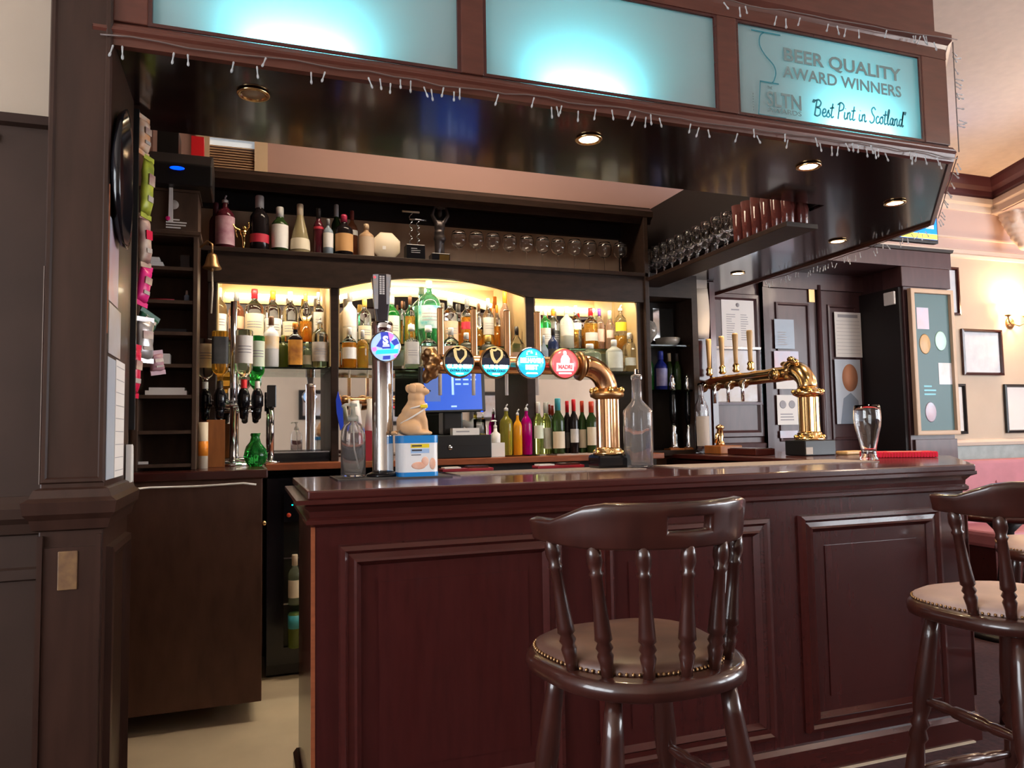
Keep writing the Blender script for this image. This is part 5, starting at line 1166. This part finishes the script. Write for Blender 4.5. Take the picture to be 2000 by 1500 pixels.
sg = thing('bronze_statuette', 'dark bronze figure statuette on a small plinth on top shelf', 'statuette', (1.080, 4.335, 2.299))
MB().box(-.055, .055, -.045, .045, 0, .05).build('plinth', 'black_gloss', sg, bevel=.003); MB().box(-.01, .05, -.047, -.045, .008, .042).build('brass_plate', 'gold', sg)
m = MB(); m.tube([(-.012, 0, .05), (-.006, 0, .12), (.0, 0, .19)], [.016, .024, .03], 10); m.tube([(.02, 0, .05), (.014, .01, .12), (.006, 0, .19)], [.014, .02, .026], 10)
m.ball((.004, 0, .22), (.034, .026, .045)); m.ball((.004, 0, .305), (.020, .020, .026)); m.tube([(-.02, 0, .25), (-.045, -.01, .29), (-.03, -.01, .345)], [.016, .013, .011], 8); m.tube([(.03, 0, .25), (.052, -.01, .29), (.04, -.01, .345)], [.016, .013, .011], 8); m.ball((.006, -.006, .345), (.042, .02, .018)); m.ball((.004, 0, .15), (.04, .03, .03))
soften(m.build('figure', 'bronze', sg), .006, 3)
gf = thing('gold_figurine', 'small gold figurine between dark bottles at left end of top shelf', 'figurine', (-.032, 4.33, 2.299))
m = MB(); m.lathe([(0, 0), (.022, 0), (.018, .01), (.006, .02)], n=12); m.tube([(0, 0, .015), (.003, 0, .05), (0, 0, .085)], [.006, .009, .012], 8); m.ball((0, 0, .10), (.020, .016, .022)); m.ball((.004, 0, .132), .010); m.tube([(-.012, 0, .11), (-.045, -.01, .125), (-.060, -.01, .155)], [.008, .006, .004], 8); m.tube([(.012, 0, .11), (.03, -.01, .135), (.026, -.01, .16)], [.008, .006, .004], 8); m.tube([(-.045, -.01, .125), (-.03, 0, .07)], [.005, .004], 6)
soften(m.build('figure', 'gold', gf), .004, 1)
# crystal on the dark corner shelf
cr = thing('crystal_bowl', 'sparkling cut crystal bowl on the dark corner shelf', 'bowl', (2.625, 4.56, 1.856))
MB().lathe([(0, 0), (.03, 0), (.012, .02), (.03, .04), (.058, .08), (.062, .12), (.045, .165), (.02, .18), (0, .182)], n=9).build('cut_glass', 'crystal', cr)
cr = thing('crystal_dish', 'low cut crystal dish right of the crystal bowl', 'dish', (2.76, 4.54, 1.856))
MB().lathe([(0, 0), (.05, 0), (.08, .02), (.09, .055), (.084, .055), (.06, .025), (0, .015)], n=11).build('cut_glass', 'crystal', cr)

# ------------------------------------------------------------------ left hand shelf unit and what is on it
ln = thing('pigeonhole_unit', 'tall narrow brown pigeonhole shelf unit on the left worktop', 'shelf unit', (0, 0, 0))
x0, x1, yF, yB = -.492, -.228, 3.75, 3.96
for a, b in ((x0, x0+.02), (x1-.02, x1)): MB().box(a, b, yF, yB, 1.126, 2.42).build('side_panel', 'unit_wood', ln, bevel=.002)
MB().box(x0, x1, yB-.012, yB, 1.126, 2.42).build('back_panel', 'unit_wood', ln)
SZ = (1.140, 1.292, 1.455, 1.598, 1.748, 1.895, 2.052, 2.212)
for z_ in SZ: MB().box(x0+.02, x1-.02, yF+.002, yB-.012, z_, z_+.016).build('shelf', 'unit_wood', ln)
MB().box(x0, x1, yF-.004, yF+.012, 2.225, 2.42).build('top_panel', 'unit_wood', ln, bevel=.002); MB().box(x0-.006, x1+.006, yF-.012, yB, 2.42, 2.432).build('cap_board', 'unit_wood', ln)
MB().sweep([(0, 2.215), (.012, 2.22), (.012, 2.235), (0, 2.24)], [(x0, yF), (x1, yF), (x1, yB)]).build('bead', 'unit_wood', ln)
def shelf_item(name, label, cat, dx, k, parts):
    return simple(name, label, cat, (dx, 3.80, SZ[k]+.0165), parts)
shelf_item('card_packs', 'cream card packs stacked on the top pigeonhole shelf', 'card pack', -.425, 6, [('pack', MB().box(-.045, .045, -.03, .05, 0, .022), 'paper'), ('pack', MB().box(-.045, .03, -.03, .05, .0225, .044), 'card_white')])
shelf_item('dark_tin', 'dark upright tin at right of the top pigeonhole shelf', 'tin', -.285, 6, [('tin_body', MB().box(-.02, .02, -.03, .03, 0, .06), 'bronze')])
shelf_item('small_dropper', 'tiny blue and white bottle on second pigeonhole shelf', 'bottle', -.278, 5, [('bottle_body', MB().lathe([(0, 0), (.011, 0), (.011, .03), (.005, .036)], n=10), 'tin_sky'), ('cap', MB().lathe([(.006, .034), (.004, .055), (0, .056)], n=10), 'paper')])
shelf_item('red_pen', 'red pen lying on second pigeonhole shelf', 'pen', -.39, 5, [('barrel', MB().tube([(-.06, -.01, .006), (.06, -.012, .006)], .005, 8), 'box_red')])
shelf_item('black_folder', 'thin black folder on third pigeonhole shelf', 'folder', -.36, 4, [('cover', MB().box(-.08, .085, -.04, .06, 0, .014), 'black')])
shelf_item('cream_carton', 'cream carton on the fourth pigeonhole shelf', 'carton', -.40, 3, [('carton', MB().box(-.04, .055, -.035, .05, 0, .048), 'paper')])
shelf_item('folded_napkins', 'pile of folded white napkins on the fifth pigeonhole shelf', 'napkins', -.355, 2, [('napkin', MB().box(-.09, .085, -.04, .06, 0, .020), 'paper'), ('napkin', MB().box(-.075, .075, -.035, .055, .0205, .034), 'card_white')])
shelf_item('white_lighter', 'small white lighter on the lowest pigeonhole shelf', 'lighter', -.44, 0, [('lighter_body', MB().box(-.03, .01, -.03, -.01, 0, .012), 'paper')])
pr = thing('black_printer', 'black box with blue light on top of the pigeonhole unit', 'printer', (-.31, 3.82, 2.4335))
MB().prism([(-.15, 0), (.11, 0), (.11, .15), (-.05, .18), (-.15, .10)], -.135, .145, 'yz').build('case', 'black', pr, bevel=.008)
MB().ball((-.005, -.151, .075), (.032, .005, .009), 12).build('status_light', 'led_blue', pr)
sk = MB().box(-.395, -.30, 3.90, 4.05, 2.62, 2.78).build('black_speaker', 'black'); tag(sk, 'black box standing behind the printer in the corner', 'speaker')
sk.location = (-.03, 0, -.005)
simple('red_box', 'red carton edge standing behind the black printer', 'box', (-.255, 4.10, 2.62), [('carton', MB().box(-.03, .03, -.03, .03, 0, .2), 'c_red')])
sn = thing('sword_sign', 'small white sword shaped sign with grey print on pigeonhole unit', 'sign', (-.345, 3.735, 2.27))
MB().prism([(-.010, 0), (.010, 0), (.008, .17), (.0, .20), (-.008, .17)], -.006, .002, 'xz').build('blade', 'paper', sn); MB().lathe([(0, .002), (.022, .002), (.022, 0)], (.012, -.002, .085), 14, 'y').build('guard', 'paper_dim', sn)
MB().ball((-.012, -.006, .018), (.011, .003, .011), 8).build('pink_spot', 'bag_magenta', sn); m = MB(); textlines(m, -.02, .075, -.03, .02, -.004, 4, .5); m.build('print', 'card_white', sn)
bl = thing('brass_bell', 'brass last orders bell hung beside the pigeonhole unit', 'bell', (-.172, 3.88, 2.095))
MB().lathe([(.044, 0), (.043, .006), (.032, .025), (.026, .055), (.020, .070), (.006, .078), (0, .079)], n=22).build('cup', 'oldbrass', bl)
MB().tube([(-.055, 0, .10), (-.02, 0, .135), (.0, 0, .12), (0, 0, .078)], .006, 8).build('bracket', 'oldbrass', bl); MB().tube([(0, 0, .03), (0, 0, -.015)], [.004, .008], 8).build('clapper', 'oldbrass', bl); MB().tube([(0, 0, -.01), (.003, 0, -.10), (-.002, 0, -.22)], .005, 6).build('rope', 'c_cream', bl)
simple('paper_tube', 'cream cardboard tube with orange band beside the pigeonhole unit', 'tube', (-.203, 3.86, 1.126), [('tube_body', MB().lathe([(0, 0), (.022, 0), (.022, .22), (0, .22)], n=14), 'c_cream'), ('band', MB().lathe([(.0225, .06), (.0225, .13)], n=14), 'c_orange')])
simple('orange_board', 'orange wooden chopping board leaning at left end of back bar', 'board', (-.155, 4.02, 1.126), [('board', MB().box(-.04, .045, -.008, .008, 0, .235), 'wood_orange')])
for i, (x_, z_, lb) in enumerate(((-.205, 1.55, 'upper'), (-.212, 1.75, 'top'))):
    pass
# ------------------------------------------------------------------ snacks, tray and notices on the left pilaster
tr_ = thing('oval_tray', 'dark glossy oval tray hung edge-on on the left pilaster', 'tray', (-.350, 2.30, 2.0))
m = MB(); m.lathe([(.0, .0), (.135, .0), (.15, .022), (.158, .024), (.150, .008), (.136, -.001)], (.001, 0, 0), 36, 'x', sx=.78, sy=1.25); m.build('tray_body', 'black_gloss', tr_)
MB().lathe([(0, .0015), (.12, .0015), (.12, .001)], (.001, 0, 0), 32, 'x', sx=.78, sy=1.25).build('painted_centre', 'mahogany', tr_)
def bag(name, label, loc, w_, h_, m, tilt=0, rz=0, group='snack packets hanging on the left pilaster'):
    t = thing(name, label, 'snack packet', loc, rz, group); t.rotation_euler = (0, math.radians(tilt), rz)
    w_ *= .62; t.location.x -= .012; n = 8; vs = []; fs = []; k2 = (n+1)**2
    for sd in (-1, 1):
        for i in range(n+1):
            for j in range(n+1):
                a, b = 2*i/n-1, 2*j/n-1; bul = .016*(1-a*a)**.6*(1-b**4)**.7
                vs.append((w_/2*a*(1-.05*(1-b*b)), sd*bul+.002*math.sin(9*b+4*a), h_/2*b))
    for s_ in (0, 1):
        for i in range(n):
            for j in range(n):
                q = s_*k2+i*(n+1)+j; fs.append((q, q+n+1, q+n+2, q+1))
    MB().add(vs, fs, True).build('packet', m, t); MB().obox((0, -.0165, h_*.12), (w_*.28, 0, 0), (0, .001, 0), (0, 0, h_*.10)).build('printed_badge', 'bag_cream' if m != 'bag_cream' else 'bag_crimson', t); MB().obox((0, -.0155, -h_*.22), (w_*.24, 0, 0), (0, .001, 0), (0, 0, h_*.05)).build('printed_band', 'paper_dim', t); MB().box(-w_/2, w_/2, -.002, .002, h_/2-.004, h_/2+.012).build('crimp', m, t); MB().box(-w_/2, w_/2, -.002, .002, -h_/2-.012, -h_/2+.004).build('crimp', m, t)
    return t
bag('snack_packet', 'orange and white snack packet at top of the pilaster display', (-.318, 2.66, 2.265), .10, .11, 'bag_orange', 0, 1.15)
bag('snack_packet', 'lime green snack packet below the orange one', (-.308, 2.68, 2.10), .09, .19, 'bag_lime', 3, 1.1)
bag('snack_packet', 'cream and maroon snack packet below the lime green one', (-.312, 2.68, 1.92), .09, .15, 'bag_cream', -4, 1.1)
bag('snack_packet', 'magenta snack packet in the middle of the pilaster display', (-.318, 2.72, 1.78), .09, .12, 'bag_magenta', 10, 1.0)
bag('snack_packet', 'dark green snack packet below the magenta one', (-.318, 2.80, 1.665), .13, .06, 'bag_green', 25, .8)
bag('snack_packet', 'silver snack packet hanging over the red one', (-.315, 2.74, 1.60), .11, .13, 'bag_silver', 0, .8)
bag('snack_packet', 'crimson snack packet lowest on the pilaster', (-.335, 2.66, 1.49), .09, .15, 'bag_crimson', 4, 1.1)
bag('snack_packet', 'dusky pink snack packet beside the crimson one', (-.285, 2.80, 1.53), .09, .06, 'bag_pink', -10, .7)
hk = thing('display_strip', 'dark hanging strip that carries the snack packets', 'display strip', (-.352, 2.62, 1.3)); MB().box(-.012, .012, .005, .025, 0, 1.04).build('strip', 'black', hk)
def wall_sheet(name, label, y0, y1, z0, z1, m, lines=0, x=-.3515, seed=1):
    t = thing(name, label, 'notice', (x, 0, 0), 0)
    MB().box(0, .0015, y0, y1, z0, z1).build('sheet', m, t)
    if lines:
        k = MB()
        for i in range(lines):
            z_ = z0+(z1-z0)*(i+.5)/lines; k.box(.0015, .0018, y0+.008, y1-.008, z_-.001, z_+.001)
        k.build('ruled_lines', 'ink_grey', t)
    return t
wall_sheet('pilaster_poster', 'pink and blue poster high on the inner face of left pilaster', 2.20, 2.345, 1.64, 1.865, 'poster_a')
wall_sheet('pilaster_notice', 'brownish photo notice in the middle of left pilaster', 2.21, 2.40, 1.50, 1.635, 'poster_b')
wall_sheet('price_list', 'white ruled price list low on the inner face of left pilaster', 2.335, 2.49, 1.165, 1.495, 'paper', 9)
wall_sheet('blue_leaflet', 'blue-grey leaflet beside the ruled price list', 2.205, 2.325, 1.165, 1.49, 'poster_e', 0)
ft = thing('wall_stud', 'round brass stud on dark panelling at left picture edge', 'stud', (-.628, 2.233, 2.06)); MB().ball((0, 0, 0), (.012, .010, .016), 12).build('head', 'brass', ft)

# ------------------------------------------------------------------ right hand side: notices, doors, pictures, television
def sheet(name, label, x0, x1, z0, z1, y, m, cat='notice', frame=None, extra=None, depth=.002):
    t = thing(name, label, cat, ((x0+x1)/2, y, z0)); w_, h_ = x1-x0, z1-z0
    s_ = MB().box(-w_/2, w_/2, -depth, 0, 0, h_).build('sheet', m, t)
    if frame: MB().frame((-w_/2, 0, 0), X, Z, (0, -1, 0), w_, h_, [(-.02, 0), (-.02, .022), (.0, .026), (.008, .012), (.008, 0)]).build('frame', frame, t)
    if extra:
        k = MB(); extra(k, w_, h_, -depth); k.build('print', 'ink_grey', t)
    return t
sheet('menu_sheet', 'white drinks menu sheet on dark panel left of the doors', 3.68, 4.0, 1.955, 2.36, 5.198, 'paper', extra=lambda k, w, h, y: (k.lathe([(0, .0005), (.018, .0005), (.018, 0)], (0, y, h*.86), 12, 'y'), textlines(k, -w*.36, -w*.08, h*.12, h*.68, y, 12, .3, 2), textlines(k, w*.08, w*.36, h*.12, h*.68, y, 12, .3, 3), textlines(k, -w*.2, w*.2, h*.74, h*.78, y, 1, .6)))
sheet('framed_print', 'silver framed photograph behind the wooden tap handles', 3.56, 4.03, 1.49, 1.93, 5.197, 'poster_b', 'picture', 'steel')
sheet('slate_notice', 'slate blue notice with orange corner on left door leaf', 4.165, 4.365, 1.94, 2.19, 5.148, 'poster_c', extra=lambda k, w, h, y: textlines(k, -w*.35, w*.3, h*.1, h*.6, y, 6, .35, 4))
sheet('pastel_poster', 'blue and coral poster low on the left door leaf', 4.15, 4.40, 1.72, 1.92, 5.148, 'poster_d')
sheet('white_notice', 'white notice below the pastel poster on left door', 4.16, 4.37, 1.60, 1.71, 5.148, 'paper')
sheet('no_smoking_notice', 'white no smoking notice with two round symbols on left door', 4.16, 4.37, 1.30, 1.55, 5.148, 'paper', extra=lambda k, w, h, y: ([k.lathe([(.026, .0005), (.034, .0005), (.034, 0), (.026, 0)], (sx*w*.22, y, h*.68), 18, 'y') for sx in (-1, 1)], [k.obox((sx*w*.22, y-.0003, h*.68), (.02, 0, .016), (.002, 0, -.0025), (0, .0003, 0)) for sx in (-1, 1)], textlines(k, -w*.36, w*.36, h*.12, h*.40, y, 3, .4, 5)))
sheet('lined_poster', 'pale poster with heading and ruled lines on right door leaf', 4.80, 5.09, 1.88, 2.275, 5.148, 'card_white', extra=lambda k, w, h, y: (k.box(-w*.38, w*.38, y-.0006, y, h*.88, h*.95), [k.box(-w*.44, w*.44, y-.0005, y, h*(.08+.08*i), h*(.08+.08*i)+.0025) for i in range(10)]))
po_ = sheet('portrait_poster', 'faded portrait poster of a red haired person on right door leaf', 4.78, 5.06, 1.30, 1.86, 5.148, 'poster_e', 'poster')
MB().lathe([(0, .002), (1, .002), (1, 0)], (.02, -.002, .40), 24, 'y', sx=.085, sy=.12).build('printed_head', 'hair_ginger', po_); MB().prism([(-.10, .0), (.12, .0), (.10, .20), (.02, .27), (-.06, .22)], -.0035, -.002, 'xz').build('printed_coat', 'poster_c', po_)
sheet('kick_sticker', 'small red and white sticker at foot of left door panel', 4.18, 4.36, 1.19, 1.25, 5.148, 'poster_a', 'sticker')
tp = thing('hanging_sheet', 'two pale paper sheets hanging from the post right of corner shelving', 'paper', (3.035, 4.58, 1.92))
MB().prism([(-.085, .36), (.09, .37), (.092, .54), (-.088, .53)], -.004, -.001, 'xz').build('upper_sheet', 'paper_dim', tp)
m = MB(); vs = []
for i in range(9):
    t_ = i/8; yy = -.004-.03*math.sin(math.pi*t_)*.6; vs += [(-.083, yy, .36*t_), (.090, yy-.004, .36*t_+.008)]
m.add(vs, [(2*i, 2*i+1, 2*i+3, 2*i+2) for i in range(8)], True); ob = m.build('lower_sheet', 'paper_dim', tp); sd = ob.modifiers.new('thick', 'SOLIDIFY'); sd.thickness = .0012
mb_ = thing('menu_board', 'tall glazed menu board in a tan frame on the vestibule pillar', 'menu board', (5.385, 4.698, 1.195))
MB().box(-.215, .215, -.012, 0, .02, 1.19).build('green_board', 'menu_green', mb_); MB().frame((-.235, 0, 0), X, Z, (0, -1, 0), .47, 1.215, [(0, 0), (0, .035), (.008, .038), (.035, .038), (.038, .012)]).build('frame', 'menu_frame', mb_)
for nm, mt_, dx, dz, rx, rzz in (('orange_sticker', 'tanc', -.085, .755, .062, .085), ('green_sticker', 'green', .09, .785, .065, .085), ('red_sticker', 'redop', -.06, .19, .062, .085)):
    mm = {'tanc': 'pine', 'green': 'c_seafoam', 'redop': 'poster_a'}[mt_]
    MB().lathe([(0, .003), (.9, .003), (1, 0)], (dx, -.013, dz), 20, 'y', sx=rx, sy=rzz).build(nm, mm, mb_)
MB().box(-.16, -.03, -.0145, -.0125, .88, 1.06).build('colour_card', 'poster_d', mb_); MB().box(.05, .21, -.014, -.0125, .42, .60).build('tan_card', 'poster_b', mb_); m = MB(); textlines(m, -.12, .02, .32, .42, -.0126, 3, .4); m.build('print', 'c_teal2', mb_)
ts = thing('thermostat', 'small white thermostat box on the dark door jamb', 'thermostat', (5.098, 4.82, 2.29)); MB().box(-.022, 0, -.055, .055, 0, .11).build('cover', 'white_plastic', ts, bevel=.006)
tv = thing('television', 'wall television showing blue and yellow picture above the doorway beam', 'television', (4.92, 4.60, 2.775))
MB().box(-.47, .47, -.02, .03, 0, .54).build('case', 'black', tv, bevel=.006); MB().box(-.455, .455, -.0225, -.02, .03, .525).build('screen', 'tv_blue', tv); MB().box(-.455, .455, -.024, -.0225, .032, .075).build('caption_bar', 'tv_yellow', tv); MB().prism([(-.455, .075), (.18, .075), (.18, .30), (-.455, .35)], -.024, -.0225, 'xz').build('pale_picture', 'tv_pale', tv); MB().box(.24, .42, -.0245, -.0228, .12, .15).build('caption_text', 'tv_pale', tv); MB().tube([(0, .03, .27), (0, .30, .30), (0, .64, .30)], .02, 8).build('wall_arm', 'black', tv)
sheet('certificate', 'framed pale blue certificate on the beige wall below the lamp', 6.385, 6.865, 1.765, 2.165, 5.228, 'pic_print', 'picture', 'mahogany_v')
sheet('framed_glare_card', 'narrow framed picture, its glare painted white, low on beige wall beside menu board', 6.10, 6.35, 1.21, 1.64, 5.228, 'paper', 'picture', 'black')  # white sheet paints the window glare on the picture glass
sheet('framed_glare_print', 'framed print, its window glare painted white, at right picture edge', 6.90, 7.33, 1.21, 1.64, 5.228, 'paper', 'picture', 'black')  # white here is the window's reflection in the glass, put in as colour
sheet('upper_framed_print', 'framed print half hidden behind the pillar at top of beige wall', 6.02, 6.345, 2.33, 2.75, 5.228, 'pic_print', 'picture', 'mahogany_v')
wl = thing('wall_sconce', 'brass wall sconce with glowing warm shade on the beige wall', 'wall lamp', (7.03, 5.235, 2.26))
MB().lathe([(0, .02), (.05, .015), (.06, 0)], (0, 0, 0), 20, 'y').build('back_plate', 'oldbrass', wl)
for sx in (-1, 1):
    MB().tube([(0, -.01, 0), (sx*.05, -.06, -.03), (sx*.11, -.08, .0), (sx*.12, -.08, .05)], .008, 8).build('arm', 'oldbrass', wl)
    MB().lathe([(.012, .05), (.03, .06), (.028, .07)], (sx*.12, -.08, 0), 14).build('cup', 'oldbrass', wl); MB().lathe([(.02, .07), (.045, .09), (.055, .13), (.06, .19), (.057, .19), (.05, .13), (.04, .095), (.018, .075)], (sx*.12, -.08, 0), 18, cap=False).build('shade', 'shade_lit', wl)
lamp('sconce_lamp', 'POINT', (0, -.16, .17), SCONCE_POWER, (1, .66, .36), wl, .06)
added_sconce = dup(wl, (8.4, 5.235, 2.26), None, 'brass wall sconce added to brighten the ceiling, beyond the right picture edge')  # extra sconce added out of view to brighten the ceiling and wall
# globe pendants added out of view to brighten the ceiling right of the bar
for x_, y_, lb in ((4.6, .4, 'nearer'), (5.75, 3.05, 'farther')):
    t = thing('added_globe_pendant', '%s globe pendant lamp added out of view to brighten the lounge ceiling' % lb, 'pendant lamp', (x_, y_, 2.85), 0, 'globe pendants added for ceiling light')
    MB().ball((0, 0, 0), .13, 24).build('globe', 'added_globe_lit', t); MB().lathe([(.05, .12), (.05, .14), (.012, .16)], n=16).build('gallery', 'oldbrass', t); MB().tube([(0, 0, .15), (0, 0, .80)], .008, 8).build('rod', 'oldbrass', t)
# pictures on the wall behind the viewer, seen in the mirrors
for i, (x_, z_, w_, h_, lb) in enumerate(((.75, 1.55, .55, .42, 'first'), (1.9, 1.45, .6, .5, 'second'), (2.75, 1.7, .45, .6, 'third'), (3.5, 1.5, .6, .45, 'fourth'))):
    t = thing('wall_picture', 'dark framed picture on the street wall, %s one seen in the mirrors' % lb, 'picture', (x_, -2.798, z_))
    MB().box(0, w_, 0, .008, 0, h_).build('print', 'poster_b', t); MB().frame((0, 0, 0), X, Z, Y, w_, h_, [(-.02, 0), (-.02, .03), (.04, .025), (.045, 0)]).build('frame', 'black', t)
# ------------------------------------------------------------------ icicle lights on the canopy
bulb_me = MB().lathe([(0, 0), (.0030, -.004), (.0020, -.016), (.0018, -.024), (.0036, -.029), (.0034, -.035), (0, -.039)], n=8).mesh('bulb'); bulb_me.materials.append(MATS['led_bulb'])
def string_lights(label, path, n, seed, up=False, spread=.6, out=(0, -1, 0), side=0):
    rnd = random.Random(seed); t = thing('string_lights', label, 'string lights', (0, 0, 0), 0, 'icicle lights on the canopy')
    P = [Vector(p) for p in path]; L = [0]
    for a, b in zip(P[:-1], P[1:]): L.append(L[-1]+(b-a).length)
    def at(s_):
        for i in range(len(P)-1):
            if s_ <= L[i+1]+1e-9: return P[i].lerp(P[i+1], (s_-L[i])/(L[i+1]-L[i]))
        return P[-1]
    m = max(8, int(L[-1]*14)); pts = [at(L[-1]*i/m)+Vector((0, 0, rnd.uniform(-.006, .004))) for i in range(m+1)]
    MB().tube(pts, .0022, 6).build('cable', 'led_wire', t)
    s_ = .03
    while s_ < L[-1]-.02:
        p = at(s_); o = bpy.data.objects.new('bulb', bulb_me); col.objects.link(o); o.parent = t; o.location = p+Vector((rnd.uniform(-.004, .004), rnd.uniform(-.004, .002), -rnd.uniform(0, .028)))
        o.rotation_euler = (rnd.uniform(-.35, .35), rnd.uniform(-.4, .4)+side*1.3, 0); s_ += rnd.choice((.014, .02, .03, .05, .10))*L[-1]/n/.043
    return t
string_lights('clear icicle lights along the lower front edge of the canopy', [(-.38, 2.186, 2.358), (-.1, 2.186, 2.352), (.2, 2.186, 2.360), (.6, 2.186, 2.349), (1.1, 2.186, 2.357), (1.6, 2.186, 2.350), (2.1, 2.186, 2.356), (2.70, 2.186, 2.350)], 58, 1)
string_lights('clear icicle lights along the top edge over the award panel', [(1.56, 2.170, 2.800), (2.1, 2.170, 2.815), (2.715, 2.170, 2.835)], 20, 2)
string_lights('clear icicle lights down the right corner of the canopy', [(2.712, 2.188, 2.84), (2.712, 2.188, 2.60), (2.712, 2.188, 2.38)], 12, 3, side=-1)
string_lights('clear icicle lights along the angled corner edge of the canopy', [(2.735, 2.215, 2.375), (3.08, 2.56, 2.365), (3.455, 2.93, 2.375)], 18, 4, side=-.5)
string_lights('clear icicle lights along the far side edge of the canopy by the doors', [(3.465, 3.0, 2.345), (3.51, 3.8, 2.335), (3.535, 4.56, 2.345)], 34, 5)
for o in list(bpy.data.objects):
    if o.name.startswith('unused'): bpy.data.objects.remove(o)
